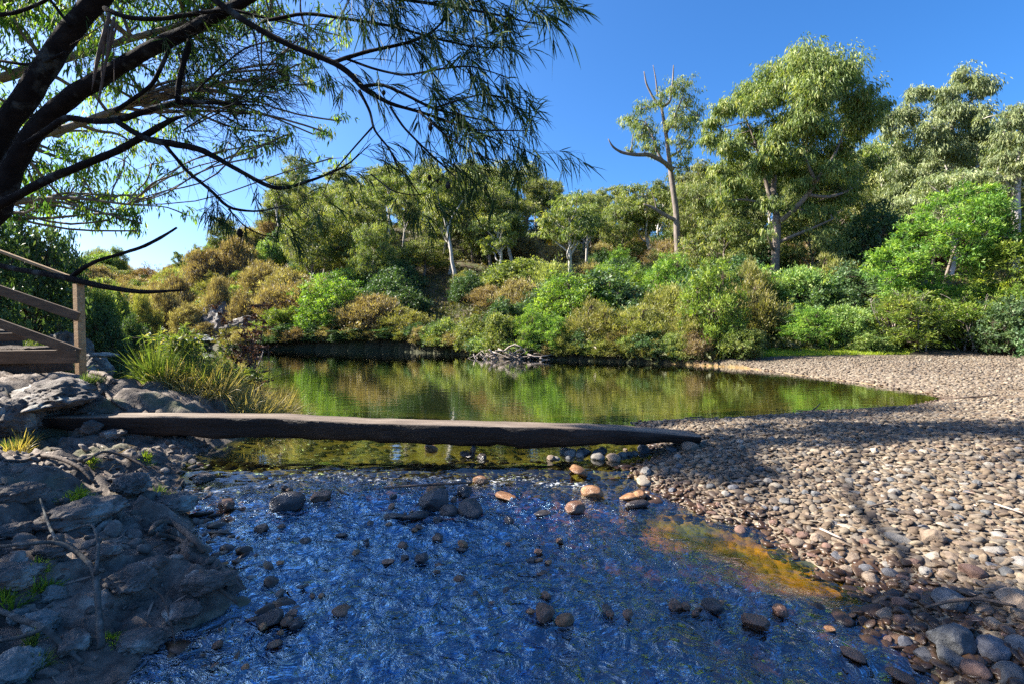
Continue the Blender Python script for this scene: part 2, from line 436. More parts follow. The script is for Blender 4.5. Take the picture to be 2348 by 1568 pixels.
# ------------------------------------------------------------------ ground material
def ground_material():
    m, nt, out = mat('ground')
    P = geo_pos(nt)
    gr, rk, wet, hl = (attr(nt, k) for k in ('gravel', 'rock', 'wet', 'hill'))
    # gravel
    v = nt.nodes.new('ShaderNodeTexVoronoi'); v.inputs['Scale'].default_value = 13; nt.links.new(P, v.inputs['Vector'])
    cr = ramp(nt, [(0, (.10, .07, .05)), (.35, (.17, .132, .09)), (.7, (.24, .195, .135)), (1, (.30, .255, .185))], None)
    sep = nt.nodes.new('ShaderNodeSeparateColor'); nt.links.new(v.outputs['Color'], sep.inputs[0]); nt.links.new(sep.outputs[0], cr.inputs[0])
    n0 = noise(nt, 60, 4, .6, P)
    gcol = mixc(nt, cr.outputs[0], (.12, .09, .075), math_(nt, 'MULTIPLY', n0.outputs[0], .5))
    # rock and clay of the left bank
    n1 = noise(nt, 2.2, 8, .62, P); n2 = noise(nt, 14, 6, .6, P)
    rcol = ramp(nt, [(.28, (.055, .045, .04)), (.45, (.13, .11, .095)), (.6, (.22, .19, .165)), (.75, (.34, .31, .28))], n1.outputs[0]).outputs[0]
    rcol = mixc(nt, rcol, ramp(nt, [(.3, (.45, .42, .4)), (.7, (1.25, 1.2, 1.15))], n2.outputs[0]).outputs[0], 1.0, 'MULTIPLY')
    n4 = noise(nt, 1.1, 5, .6, P)
    rcol = mixc(nt, rcol, (.06, .075, .025), ramp(nt, [(.56, (0, 0, 0)), (.68, (.75, .75, .75))], n4.outputs[0]).outputs[0])
    # forest floor
    n5 = noise(nt, .9, 8, .65, P)
    fcol = ramp(nt, [(.3, (.03, .022, .014)), (.5, (.07, .055, .03)), (.66, (.06, .08, .02)), (.8, (.15, .12, .07))], n5.outputs[0]).outputs[0]
    # bed
    n6 = noise(nt, 1.6, 6, .6, P)
    v2 = nt.nodes.new('ShaderNodeTexVoronoi'); v2.inputs['Scale'].default_value = 9; nt.links.new(P, v2.inputs['Vector'])
    sep2 = nt.nodes.new('ShaderNodeSeparateColor'); nt.links.new(v2.outputs['Color'], sep2.inputs[0])
    bcol = ramp(nt, [(.0, (.16, .08, .02)), (.5, (.30, .16, .04)), (1, (.44, .26, .08))], sep2.outputs[0]).outputs[0]
    bcol = mixc(nt, bcol, (.22, .15, .035), ramp(nt, [(.4, (0, 0, 0)), (.62, (.9, .9, .9))], n6.outputs[0]).outputs[0])
    c = mixc(nt, rcol, gcol, gr)
    c = mixc(nt, c, fcol, hl)
    sx = nt.nodes.new('ShaderNodeSeparateXYZ'); nt.links.new(P, sx.inputs[0])
    dp = N(nt, 'ShaderNodeMapRange'); nt.links.new(sx.outputs[2], dp.inputs[0]); dp.inputs[1].default_value = -.25; dp.inputs[2].default_value = -.9
    bcol = mixc(nt, bcol, (.05, .085, .035), dp.outputs[0])
    ns_ = noise(nt, 2.6, 4, .6, P)
    scol = ramp(nt, [(.34, (.18, .13, .015)), (.56, (.75, .24, .015))], ns_.outputs[0]).outputs[0]
    bcol = mixc(nt, bcol, scol, attr(nt, 'sand'))
    bcol = mixc(nt, bcol, (.035, .04, .016), hl)
    c = mixc(nt, c, bcol, wet)
    b = N(nt, 'ShaderNodeBsdfPrincipled', Roughness=.85); b.inputs['Specular IOR Level'].default_value = .3
    nt.links.new(c, b.inputs['Base Color'])
    nb = noise(nt, 18, 8, .68, P)
    vv = math_(nt, 'MULTIPLY', v.outputs['Distance'], math_(nt, 'MULTIPLY', gr, -1.5))
    hh = math_(nt, 'ADD', math_(nt, 'MULTIPLY', nb.outputs[0], 1.0), vv)
    bp = N(nt, 'ShaderNodeBump', Strength=.7, Distance=.04)
    nt.links.new(hh, bp.inputs['Height']); nt.links.new(bp.outputs[0], b.inputs['Normal'])
    nt.links.new(b.outputs[0], out.inputs[0])
    return m
sA, sB = onwater(1580, 1228), onwater(1915, 1335)
def sandf(x, y):
    b = sB - sA; t = np.clip(((x - sA[0]) * b[0] + (y - sA[1]) * b[1]) / (b @ b), 0, 1)
    return sstep(.62, .05, np.hypot(x - sA[0] - t * b[0], y - sA[1] - t * b[1]) + .12 * fbm(x * 3, y * 3, 3, 78))
# ------------------------------------------------------------------ ground sheet
def sgrid(lo, hi, c, n, k):
    """samples dense near c"""
    a = math.asinh((lo - c) / k); b = math.asinh((hi - c) / k)
    return c + k * np.sinh(np.linspace(a, b, n))
xs = sgrid(-420, 420, -1.2, 900, 2.6); ys = sgrid(-30, 520, 4.2, 820, 2.6)
GX, GY = np.meshgrid(xs, ys)
gxf, gyf = GX.ravel(), GY.ravel()
zg, sdg, rightg, farg = ground(gxf, gyf)
nx, ny = len(xs), len(ys)
ii = (np.arange(ny - 1)[:, None] * nx + np.arange(nx - 1)[None]).ravel()
gq = np.stack([ii, ii + 1, ii + nx + 1, ii + nx], 1)
litter = sstep(3.5, 8, sdg) * (1 - rightg)
hill_a = np.clip(farg + litter + sstep(12, 16, gyf) * sstep(5.5, 3.5, gxf - (gyf - 19) * .6), 0, 1)
grav_a = rightg * (1 - farg)
g_obj = mesh('ground', np.stack([gxf, gyf, zg], 1), [gq], ground_material(), None, True,
             {'gravel': grav_a, 'rock': (1 - rightg), 'wet': sstep(0.02, -0.05, sdg), 'hill': hill_a, 'sand': sandf(gxf, gyf)})
tag(g_obj, kind='structure')
def gz(x, y):                  # height of the ground sheet itself
    i = min(max(int(np.searchsorted(xs, x)) - 1, 0), len(xs) - 2); j = min(max(int(np.searchsorted(ys, y)) - 1, 0), len(ys) - 2)
    a = (x - xs[i]) / (xs[i + 1] - xs[i]); b = (y - ys[j]) / (ys[j + 1] - ys[j])
    return float((ZG[j, i] * (1 - a) + ZG[j, i + 1] * a) * (1 - b) + (ZG[j + 1, i] * (1 - a) + ZG[j + 1, i + 1] * a) * b)
ZG = zg.reshape(len(ys), len(xs))
# ------------------------------------------------------------------ water
def water_material():
    m, nt, out = mat('water')
    P = geo_pos(nt)
    ch = attr(nt, 'chop')
    # streaming ripples of the riffle
    mp = nt.nodes.new('ShaderNodeMapping'); mp.inputs['Scale'].default_value = (.75, 1.0, 1); mp.inputs['Rotation'].default_value = (0, 0, .35)
    nt.links.new(P, mp.inputs[0])
    a = noise(nt, 7.5, 4, .55, mp.outputs[0], .9); b_ = noise(nt, 38, 4, .6, mp.outputs[0], .4)
    h1 = math_(nt, 'ADD', math_(nt, 'MULTIPLY', a.outputs[0], .13), math_(nt, 'MULTIPLY', b_.outputs[0], .008))
    mp2 = nt.nodes.new('ShaderNodeMapping'); mp2.inputs['Scale'].default_value = (.5, 1.3, 1); nt.links.new(P, mp2.inputs[0])
    c = noise(nt, 3.2, 4, .5, mp2.outputs[0])
    h2 = math_(nt, 'MULTIPLY', c.outputs[0], .0035)
    h = math_(nt, 'ADD', math_(nt, 'MULTIPLY', h1, ch), h2)
    bp = N(nt, 'ShaderNodeBump', Strength=1.0, Distance=1.0); nt.links.new(h, bp.inputs['Height'])
    gi = nt.nodes.new('ShaderNodeNewGeometry'); dt = nt.nodes.new('ShaderNodeVectorMath'); dt.operation = 'DOT_PRODUCT'
    nt.links.new(bp.outputs[0], dt.inputs[0]); nt.links.new(gi.outputs['Incoming'], dt.inputs[1])
    # Schlick reflectance, the same from above and below so that sunlight reaches the bed
    q = math_(nt, 'POWER', math_(nt, 'SUBTRACT', 1.0, math_(nt, 'MINIMUM', math_(nt, 'ABSOLUTE', dt.outputs['Value']), 1.0)), 5.0)
    F0 = .045
    frv = math_(nt, 'ADD', math_(nt, 'MULTIPLY', q, 1 - F0), F0)
    gl = N(nt, 'ShaderNodeBsdfGlossy', Roughness=.03); nt.links.new(math_(nt, 'ADD', math_(nt, 'MULTIPLY', ch, .10), .02), gl.inputs['Roughness']); nt.links.new(bp.outputs[0], gl.inputs['Normal'])
    nt.links.new(mixc(nt, (1.0, 1.0, 1.0), (.44, .73, 1.0), ch), gl.inputs['Color'])
    tr = N(nt, 'ShaderNodeBsdfTransparent')
    tc = mixc(nt, (.46, .54, .32), (.52, .36, .24), ch)
    nt.links.new(tc, tr.inputs['Color'])
    mx = N(nt, 'ShaderNodeMixShader')
    fc = math_(nt, 'MINIMUM', math_(nt, 'MULTIPLY', frv, math_(nt, 'ADD', math_(nt, 'MULTIPLY', ch, 2.9), 1.45)), 1.0)
    nt.links.new(fc, mx.inputs[0]); nt.links.new(tr.outputs[0], mx.inputs[1]); nt.links.new(gl.outputs[0], mx.inputs[2])
    # white flecks: foam that also paints in the riffle's sparkle and pale reflections
    fm = noise(nt, 24, 5, .7, mp.outputs[0], .8)
    fz = attr(nt, 'foam_glint')
    ff = N(nt, 'ShaderNodeMapRange'); nt.links.new(math_(nt, 'ADD', fm.outputs[0], math_(nt, 'MULTIPLY', fz, .16)), ff.inputs[0]); ff.inputs[1].default_value = .70; ff.inputs[2].default_value = .80
    fd = N(nt, 'ShaderNodeBsdfDiffuse'); fd.inputs['Color'].default_value = (.75, .78, .8, 1)
    mf = N(nt, 'ShaderNodeMixShader'); nt.links.new(math_(nt, 'MULTIPLY', math_(nt, 'MULTIPLY', ff.outputs[0], fz), .75), mf.inputs[0])
    nt.links.new(mx.outputs[0], mf.inputs[1]); nt.links.new(fd.outputs[0], mf.inputs[2])
    nt.links.new(mf.outputs[0], out.inputs[0])
    return m
wx = sgrid(-46, 24, -0.3, 960, 2.2); wy = sgrid(-3, 47, 3.8, 860, 1.8)
WX, WY = np.meshgrid(wx, wy); wxf, wyf = WX.ravel(), WY.ravel()
lipw = 0.55 * fbm(wxf * .9, wyf * .5, 3, 31)
chop = sstep(5.7, 4.75, wyf + lipw)
lip = np.exp(-((wyf + lipw - 5.6) / 0.25) ** 2)
cA, cB = onwater(1560, 1212), onwater(1905, 1332)
def calmf(x, y):
    b = cB - cA; t = np.clip(((x - cA[0]) * b[0] + (y - cA[1]) * b[1]) / (b @ b), 0, 1)
    d = np.hypot(x - cA[0] - t * b[0], y - cA[1] - t * b[1]) + .08 * fbm(x * 2, y * 2, 3, 77)
    return sstep(.6, .08, d)
calm = calmf(wxf, wyf)
sdw = sdist(wxf, wyf)
chop_s = chop * (1 - 0.93 * calm)
wf = fbm(wxf * 2.6, wyf * 1.7, 5, 21, .55); wf2 = 1 - np.abs(fbm(wxf * 5.5 + wf, wyf * 3.6, 4, 23))
wz = zw(wyf) + chop_s * (0.036 * wf + 0.046 * (wf2 - .7)) + 0.035 * lip * fbm(wxf * 3, wyf * 6, 4, 25)
wz = wz - 0.01 * (sdw > 0.25) * 0
foam_glint = 0 * wxf
for qx, qy, qr, qa in ((620, 1185, .75, 1.0), (520, 1230, .5, .9), (760, 1160, .4, .7), (1000, 1200, .42, .6), (1400, 1150, .4, .45), (660, 1440, .45, .8), (480, 1480, .4, .8), (560, 1330, .4, .6), (800, 1260, .5, .4)):
    q_ = onwater(qx, qy); foam_glint = np.maximum(foam_glint, qa * np.exp(-((wxf - q_[0]) ** 2 + (wyf - q_[1]) ** 2) / (qr * .6) ** 2))
foam_glint = np.maximum(foam_glint, .95 * np.exp(-((wyf + lipw - 5.45) / .2) ** 2) * (wxf < .8))  # flecks along the lip stand in for a pale reflection
nx, ny = len(wx), len(wy)
ii = (np.arange(ny - 1)[:, None] * nx + np.arange(nx - 1)[None]).ravel()
keep = sdw[ii] < 1.2
wq = np.stack([ii, ii + 1, ii + nx + 1, ii + nx], 1)[keep]
used = np.unique(wq); remap = np.full(len(wxf), -1); remap[used] = np.arange(len(used))
w_obj = mesh('water', np.stack([wxf, wyf, wz], 1)[used], [remap[wq]], water_material(), None, True, {'foam_glint': foam_glint[used], 'chop': np.clip(chop_s * (.85 + .75 * fbm(wxf * 1.1 + wyf * .5, wyf * .7, 4, 91)) + .1 * lip, 0, 1.4)[used]})
tag(w_obj, kind='structure')
# ------------------------------------------------------------------ sky and sun
AZ, EL = R(-80), R(37)
W = bpy.data.worlds.new('World'); S.world = W; W.use_nodes = True
nt = W.node_tree; bg = nt.nodes['Background']
sky = nt.nodes.new('ShaderNodeTexSky'); sky.sky_type = 'NISHITA'; sky.sun_disc = False
sky.sun_elevation = EL; sky.sun_rotation = AZ % (2 * PI)
sky.air_density = 0.95; sky.dust_density = 5.0; sky.ozone_density = 8.0; sky.altitude = 1200
hs = nt.nodes.new('ShaderNodeHueSaturation'); hs.inputs['Saturation'].default_value = 1.16; hs.inputs['Hue'].default_value = .5
nt.links.new(sky.outputs[0], hs.inputs['Color']); nt.links.new(hs.outputs[0], bg.inputs[0]); bg.inputs[1].default_value = 0.076
sl = bpy.data.lights.new('sun', 'SUN'); sl.energy = 5.0; sl.angle = R(.5); sl.color = (1, .93, .82)
so = bpy.data.objects.new('sun', sl); COL.objects.link(so)
sv = Vector((math.sin(AZ) * math.cos(EL), math.cos(AZ) * math.cos(EL), math.sin(EL)))
so.rotation_euler = sv.to_track_quat('Z', 'Y').to_euler(); so.location = sv * 60
cam = bpy.data.cameras.new('camera'); co = bpy.data.objects.new('camera', cam); COL.objects.link(co)
cam.sensor_width = 36; cam.lens = 18; cam.clip_start = .05; cam.clip_end = 2000
co.location = (0, 0, CH); co.rotation_euler = (PI / 2 - PITCH, 0, 0); S.camera = co
S.view_settings.view_transform = 'Standard'; S.view_settings.look = 'None'
S.view_settings.exposure = 2.0; S.view_settings.gamma = 1
S.cycles.max_bounces = 6; S.cycles.diffuse_bounces = 3; S.cycles.glossy_bounces = 3
S.cycles.transmission_bounces = 3; S.cycles.transparent_max_bounces = 8
S.cycles.caustics_reflective = False; S.cycles.caustics_refractive = False
S.cycles.use_denoising = False
S.cycles.sample_clamp_indirect = 3; S.cycles.sample_clamp_direct = 5
# ================================================================== STONES
def stonemat(name, a, b, rough=.75, speck=.5, spec=.35):
    m, nt, out = mat(name)
    tc = nt.nodes.new('ShaderNodeTexCoord'); oi = nt.nodes.new('ShaderNodeObjectInfo')
    ad = nt.nodes.new('ShaderNodeVectorMath'); ad.operation = 'ADD'
    cm = nt.nodes.new('ShaderNodeCombineXYZ'); nt.links.new(math_(nt, 'MULTIPLY', oi.outputs['Random'], 50), cm.inputs[0])
    nt.links.new(tc.outputs['Object'], ad.inputs[0]); nt.links.new(cm.outputs[0], ad.inputs[1])
    n1 = noise(nt, 1.7, 6, .6, ad.outputs[0], .3); n2 = noise(nt, 22, 3, .6, ad.outputs[0])
    c = ramp(nt, [(.35, a), (.65, b)], n1.outputs[0]).outputs[0]
    c = mixc(nt, c, ramp(nt, [(.35, (1 - speck * .6,) * 3), (.65, (1 + speck * .3,) * 3)], n2.outputs[0]).outputs[0], 1.0, 'MULTIPLY')
    hv = N(nt, 'ShaderNodeHueSaturation'); nt.links.new(c, hv.inputs['Color'])
    nt.links.new(math_(nt, 'ADD', math_(nt, 'MULTIPLY', oi.outputs['Random'], .45), .78), hv.inputs['Value'])
    bs = N(nt, 'ShaderNodeBsdfPrincipled', Roughness=rough); bs.inputs['Specular IOR Level'].default_value = spec
    nt.links.new(hv.outputs[0], bs.inputs['Base Color'])
    bp = N(nt, 'ShaderNodeBump', Strength=.45, Distance=.05); nt.links.new(n2.outputs[0], bp.inputs['Height']); nt.links.new(bp.outputs[0], bs.inputs['Normal'])
    nt.links.new(bs.outputs[0], out.inputs[0]); return m
STONE = {
    'pale grey': stonemat('pale_grey_stone', (.18, .165, .145), (.30, .275, .24)),
    'tan': stonemat('tan_stone', (.18, .13, .09), (.29, .22, .16)),
    'reddish brown': stonemat('red_brown_stone', (.125, .07, .052), (.22, .135, .10), .6),
    'dark slate': stonemat('slate_stone', (.07, .07, .08), (.15, .15, .16), .55),
    'blue grey': stonemat('blue_grey_stone', (.075, .078, .08), (.16, .16, .16)),
    'cream': stonemat('cream_stone', (.29, .24, .18), (.41, .35, .27)),
}
WET = {
    'dark': stonemat('wet_dark_stone', (.025, .022, .022), (.075, .06, .055), .25, .4, .6),
    'brown': stonemat('wet_brown_stone', (.09, .045, .025), (.22, .11, .06), .3, .4, .6),
    'orange brown': stonemat('wet_orange_stone', (.20, .09, .035), (.36, .19, .09), .35, .4, .5),
}
def pebble_mat():
    m, nt, out = mat('pebbles')
    a = attr(nt, 'tint'); w = attr(nt, 'damp'); P = geo_pos(nt)
    c = ramp(nt, [(0, (.065, .053, .045)), (.12, (.105, .077, .054)), (.3, (.15, .115, .077)), (.5, (.175, .14, .10)), (.66, (.105, .098, .088)), (.8, (.215, .18, .13)), (.93, (.32, .275, .21)), (1, (.10, .10, .10))], a).outputs[0]
    n2 = noise(nt, 90, 4, .6, P); n3 = noise(nt, 16, 4, .6, P)
    c = mixc(nt, c, ramp(nt, [(.3, (.65, .63, .6)), (.7, (1.12, 1.1, 1.08))], n2.outputs[0]).outputs[0], 1.0, 'MULTIPLY')
    c = mixc(nt, c, ramp(nt, [(.3, (.75, .72, .7)), (.7, (1.08, 1.06, 1.05))], n3.outputs[0]).outputs[0], 1.0, 'MULTIPLY')
    wetc = mixc(nt, c, (.46, .34, .27), 1.0, 'MULTIPLY')
    c = mixc(nt, c, wetc, w)
    b = N(nt, 'ShaderNodeBsdfPrincipled'); b.inputs['Specular IOR Level'].default_value = .4
    nt.links.new(math_(nt, 'SUBTRACT', .82, math_(nt, 'MULTIPLY', w, .5)), b.inputs['Roughness'])
    nt.links.new(c, b.inputs['Base Color'])
    bp = N(nt, 'ShaderNodeBump', Strength=.35, Distance=.006); nt.links.new(n2.outputs[0], bp.inputs['Height']); nt.links.new(bp.outputs[0], b.inputs['Normal'])
    nt.links.new(b.outputs[0], out.inputs[0]); return m
M['peb'] = pebble_mat()
def eul(n, tilt=.5):
    """rotation matrices: random yaw, small tilt"""
    yaw = rng.random(n) * 2 * PI; a = rng.normal(0, tilt, n); b = rng.normal(0, tilt, n)
    cy, sy, ca, sa, cb, sb = np.cos(yaw), np.sin(yaw), np.cos(a), np.sin(a), np.cos(b), np.sin(b)
    z = np.zeros(n); o = np.ones(n)
    Rz = np.stack([cy, -sy, z, sy, cy, z, z, z, o], -1).reshape(n, 3, 3)
    Rx = np.stack([o, z, z, z, ca, -sa, z, sa, ca], -1).reshape(n, 3, 3)
    Ry = np.stack([cb, z, sb, z, o, z, -sb, z, cb], -1).reshape(n, 3, 3)
    return Rx @ Ry @ Rz
def scatter(mb_parts, pos, size, sub, tilt=.35, flat=(.3, .65), nshape=10, tint=None, damp=None, ang=.4):
    n = len(pos); which = rng.integers(0, nshape, n)
    Rm = eul(n, tilt)
    fl = rng.uniform(flat[0], flat[1], n); el = rng.uniform(1.0, 1.7, n)
    if tint is None: tint = rng.random(n)
    if damp is None: damp = np.zeros(n)
    for k in range(nshape):
        i = np.nonzero(which == k)[0]
        if not len(i): continue
        V, Fc = rockshape(sub, 300 + k, ang, 1.0, 1.0)
        Sc = np.stack([el[i] * size[i], size[i], fl[i] * size[i]], 1)
        X = V[None] * Sc[:, None, :] 
        X = np.einsum('nij,nvj->nvi', Rm[i], X) + pos[i][:, None, :]
        nv = len(V)
        FF = (Fc[None] + (np.arange(len(i)) * nv)[:, None, None]).reshape(-1, 3)
        mb_parts.append((X.reshape(-1, 3), FF, np.repeat(tint[i], nv), np.repeat(damp[i], nv)))
def join_parts(name, parts, material):
    off = 0; Vs = []; Fs = []; T = []; D = []
    for V, Fc, t, d in parts:
        Vs.append(V); Fs.append(Fc + off); off += len(V); T.append(t); D.append(d)
    return mesh(name, np.concatenate(Vs), [np.concatenate(Fs)], material, None, True, {'tint': np.concatenate(T), 'damp': np.concatenate(D)})
def inview(x, y, m=1.22): return (np.abs(x) < y * m + 1.8)
# ---- gravel bar pebbles: one uncountable mass
parts = []
def field(x0, x1, y0, y1, step, smin, smax, sub, cond, flat=(.3, .65), tilt=.3, lift=.25, tintf=None, dampf=None, ang=.35):
    gx, gy = np.meshgrid(np.arange(x0, x1, step), np.arange(y0, y1, step))
    gx = gx.ravel() + rng.uniform(-.6, .6, gx.size) * step; gy = gy.ravel() + rng.uniform(-.6, .6, gy.size) * step
    k = inview(gx, gy); gx, gy = gx[k], gy[k]
    z, sd, rt, fa = ground(gx, gy)
    k = cond(gx, gy, sd, rt, fa); gx, gy, z, sd = gx[k], gy[k], z[k], sd[k]
    n = len(gx)
    if n == 0: return
    sz = smin * (smax / smin) ** (rng.random(n) ** 1.7)
    t = rng.random(n) if tintf is None else tintf(gx, gy, sd)
    d = np.zeros(n) if dampf is None else dampf(gx, gy, sd)
    scatter(parts, np.stack([gx, gy, z + sz * lift * rng.uniform(.2, 1.3, n)], 1), sz, sub, tilt, flat, 12, t, d, ang)
bar = lambda x, y, sd, rt, fa: (rt > .5) & (sd > -0.12) & (fa < .45)
damp = lambda x, y, sd: np.clip(np.where(y < 5.5, sstep(.55, .05, sd - .35 * np.clip(4.2 - y, 0, 2) + .15 * fbm(x * 2, y * 2, 2, 40)), sstep(.35, .0, sd)), 0, 1)
tn = lambda x, y, sd: np.clip(rng.random(len(x)) * .85 + .2 * fbm(x * .6, y * .6, 2, 41) + .05, 0, 1)
field(0.0, 6.2, 1.0, 3.6, .040, .013, .052, 2, bar, dampf=damp, tintf=tn, ang=.8)
field(0.0, 8.6, 3.6, 5.6, .042, .014, .048, 1, bar, dampf=damp, tintf=tn, ang=.8)
field(0.0, 12, 5.6, 8.2, .052, .017, .045, 1, bar, dampf=damp, tintf=tn, ang=.8)
field(0.5, 16, 8.2, 12, .075, .021, .048, 0, bar, dampf=damp, tintf=tn, ang=.8)
field(2, 28, 12, 24, .12, .026, .055, 0, bar, dampf=damp, tintf=tn)
gravel = join_parts('gravel', parts, M['peb'])
tag(gravel, kind='stuff'); gravel['label'] = 'bar of flat grey and tan river pebbles on the right bank'; gravel['category'] = 'gravel'
# ---- cobbles of the creek bed under the riffle
parts = []
bedc = lambda x, y, sd, rt, fa: (sd <= -0.08) & (y < 6.6) & (sandf(x, y) < .4)
field(-3.6, 3, 1.3, 6.6, .10, .03, .085, 2, bedc, (.3, .6), .25, .1, lambda x, y, sd: np.clip(.05 + .5 * rng.random(len(x)), 0, 1), lambda x, y, sd: np.ones(len(x)))
bedp = lambda x, y, sd, rt, fa: (sd <= -0.08) & (y >= 6.6) & (y < 12) & (sd > -2.5)
field(-4, 8, 6.6, 11, .16, .04, .09, 1, bedp, (.3, .6), .25, .0, lambda x, y, sd: np.clip(.05 + .5 * rng.random(len(x)), 0, 1), lambda x, y, sd: np.ones(len(x)))
cob = join_parts('creek_bed_cobbles', parts, M['peb'])
tag(cob, kind='stuff'); cob['label'] = 'wet orange brown cobbles lying under the shallow riffle'; cob['category'] = 'cobbles'
# ---- broken rock and grit of the left bank
parts = []
lb = lambda x, y, sd, rt, fa: (rt < .5) & (sd > -0.25) & (sd < 4) & (rng.random(len(x)) < .25 + .6 * (fbm(x * 1.1, y * 1.1, 3, 71) > .0))
M['rub'] = solid('rubble', [(.3, (.05, .045, .04)), (.5, (.15, .125, .105)), (.72, (.30, .27, .235))], 9, .85, .8, .03, tintmix=.7, obj=False)
field(-6.5, -1.0, 1.7, 6.8, .075, .012, .06, 2, lb, (.35, .8), .6, .1, ang=1.0)
rub = join_parts('rubble', parts, M['rub'])
tag(rub, kind='stuff'); rub['label'] = 'broken rock chips and grit strewn over the left bank'; rub['category'] = 'rubble'
# ---- stones one can single out
SH = {}
def shape_me(k, kind, material):
    key = (k, kind, material.name)
    if key not in SH:
        V, Fc = rockshape(4 if kind == 'angular' else 3, 500 + k * 7 + {'rounded': 0, 'flat': 1, 'angular': 2}[kind], {'rounded': .15, 'flat': .35, 'angular': 1.0}[kind],
                          {'rounded': .68, 'flat': .38, 'angular': .72}[kind], {'rounded': 1.15, 'flat': 1.3, 'angular': 1.15}[kind])
        SH[key] = mesh('stone', V, [Fc], material, None, True, {'tint': np.full(len(V), .5)}, link=False)
    return SH[key]
def stone(x, y, r, colour, kind, label, group, name='river_stone', cat='stone', sink=.3, rz=None, sc=(1, 1, 1), z=None, wet=False, tilt=.18):
    me = shape_me(random.randrange(7), kind, (WET if wet else STONE)[colour])
    o = bpy.data.objects.new(name, me); COL.objects.link(o)
    h = {'rounded': .68, 'flat': .38, 'angular': .72}[kind] * r * sc[2]
    z0 = gz(x, y) if z is None else z
    o.location = (x, y, z0 + h * (1 - sink * 2) * .6)
    o.scale = (r * sc[0], r * sc[1], r * sc[2])
    o.rotation_euler = (random.gauss(0, tilt), random.gauss(0, tilt), rz if rz is not None else random.random() * 6.28)
    return tag(o, label, cat, group)
def spx(px, py, rpx, colour, kind, label, group, wet=True, on='water', **kw):
    if on == 'water':
        x, y = onwater(px, py); zz = float(zw(y)) - .01
    else:
        x, y, zz = onground(px, py)
    kw["z"] = zz; stone(x, y, rpx * y / F, colour, kind, label, group, wet=wet, **kw)
    return x, y
G1 = 'stones standing in the riffle'
RIF = [ # px, py, radius px, colour, kind, label
 (660, 1162, 30, 'dark', 'rounded', 'smooth dark boulder with water sliding over it below the timber beam'),
 (738, 1146, 20, 'brown', 'angular', 'wet brown stone just right of the smooth dark boulder'),
 (1000, 1160, 34, 'dark', 'angular', 'broad flat-topped dark stone in the middle of the riffle cluster'),
 (1078, 1176, 27, 'dark', 'angular', 'dark blocky stone at the right end of the mid riffle cluster'),
 (955, 1184, 24, 'dark', 'flat', 'low black stone at the front of the mid riffle cluster'),
 (902, 1186, 20, 'dark', 'flat', 'flat black stone at the left end of the mid riffle cluster'),
 (1030, 1176, 18, 'dark', 'rounded', 'small black stone wedged between the two biggest riffle stones'),
 (1003, 1192, 10, 'dark', 'angular', 'smallest black stone in front of the mid riffle cluster'),
 (1065, 1128, 16, 'dark', 'rounded', 'dark stone lying behind the blocky riffle stone'),
 (1000, 1124, 17, 'orange brown', 'rounded', 'pale orange brown stone at the back of the riffle cluster'),
 (1072, 1044, 18, 'dark', 'flat', 'dark stone on the water lip at the foot of the upright blade of rock'),
 (1105, 1050, 11, 'dark', 'rounded', 'little dark stone right of the upright blade of rock'),
 (988, 1032, 13, 'orange brown', 'rounded', 'tan stone on the water lip left of the upright rock blade'),
 (1326, 1082, 23, 'orange brown', 'flat', 'flat orange stone alone below the row of bank stones'),
 (1102, 1105, 14, 'orange brown', 'rounded', 'round orange stone in the shallow orange water'),
 (1358, 1134, 20, 'orange brown', 'rounded', 'rounded tan stone standing in shallow water near the gravel'),
 (1443, 1140, 18, 'orange brown', 'flat', 'pale flat stone next to the gravel edge in shallow water'),
 (1466, 1138, 14, 'orange brown', 'rounded', 'egg-shaped pale stone beside the pale flat stone'),
 (1462, 1158, 22, 'dark', 'flat', 'dark flat stone in front of the egg-shaped pale stone'),
 (1318, 1172, 22, 'brown', 'rounded', 'brown stone half under water right of the riffle cluster'),
 (1245, 1178, 17, 'dark', 'flat', 'low dark stone left of the half sunken brown stone'),
 (1160, 1140, 20, 'orange brown', 'flat', 'orange slab slanting in the riffle behind the dark stones'),
 (965, 1283, 17, 'dark', 'angular', 'blackish angular stone alone in the wide blue riffle'),
 (928, 1278, 9, 'dark', 'angular', 'tiny black upright stone beside the angular one in the blue riffle'),
 (890, 1286, 12, 'brown', 'flat', 'brownish stone left end of the small trio in the blue riffle'),
 (1295, 1424, 18, 'orange brown', 'rounded', 'round orange stone in the dark blue water near the bottom'),
 (1250, 1410, 22, 'brown', 'angular', 'brown angular stone left of the round orange stone near the bottom'),
 (1732, 1432, 25, 'brown', 'angular', 'tall brown stone standing in dark water near the gravel'),
 (1790, 1402, 17, 'brown', 'rounded', 'brown stone behind the tall brown stone in dark water'),
 (1550, 1390, 17, 'brown', 'angular', 'knobbly brown stone in blue water at lower right'),
 (1635, 1392, 20, 'dark', 'rounded', 'dark sunken stone between the knobbly and the tall brown stones'),
 (1958, 1500, 20, 'brown', 'flat', 'flat brown stone in water close to the lower right gravel'),
 (2065, 1550, 22, 'brown', 'flat', 'last brown stone in water at the lower right corner'),
 (1900, 1440, 14, 'orange brown', 'flat', 'small orange stone in water off the reddish gravel edge'),
 (620, 1425, 26, 'dark', 'angular', 'lumpy dark rock breaking the water off the left bank'),
 (680, 1432, 16, 'dark', 'angular', 'smaller dark rock right of the lumpy one off the left bank'),
 (790, 1400, 20, 'brown', 'flat', 'brown rock just under the surface in the lower middle water'),
 (600, 1215, 15, 'brown', 'angular', 'brown stone amid the sparkling water off the left bank'),
 (520, 1165, 18, 'brown', 'angular', 'brown stone at the top of the sparkling water by the left bank'),
 (700, 1245, 14, 'dark', 'rounded', 'dark round stone in sparkling water below the smooth boulder'),
]
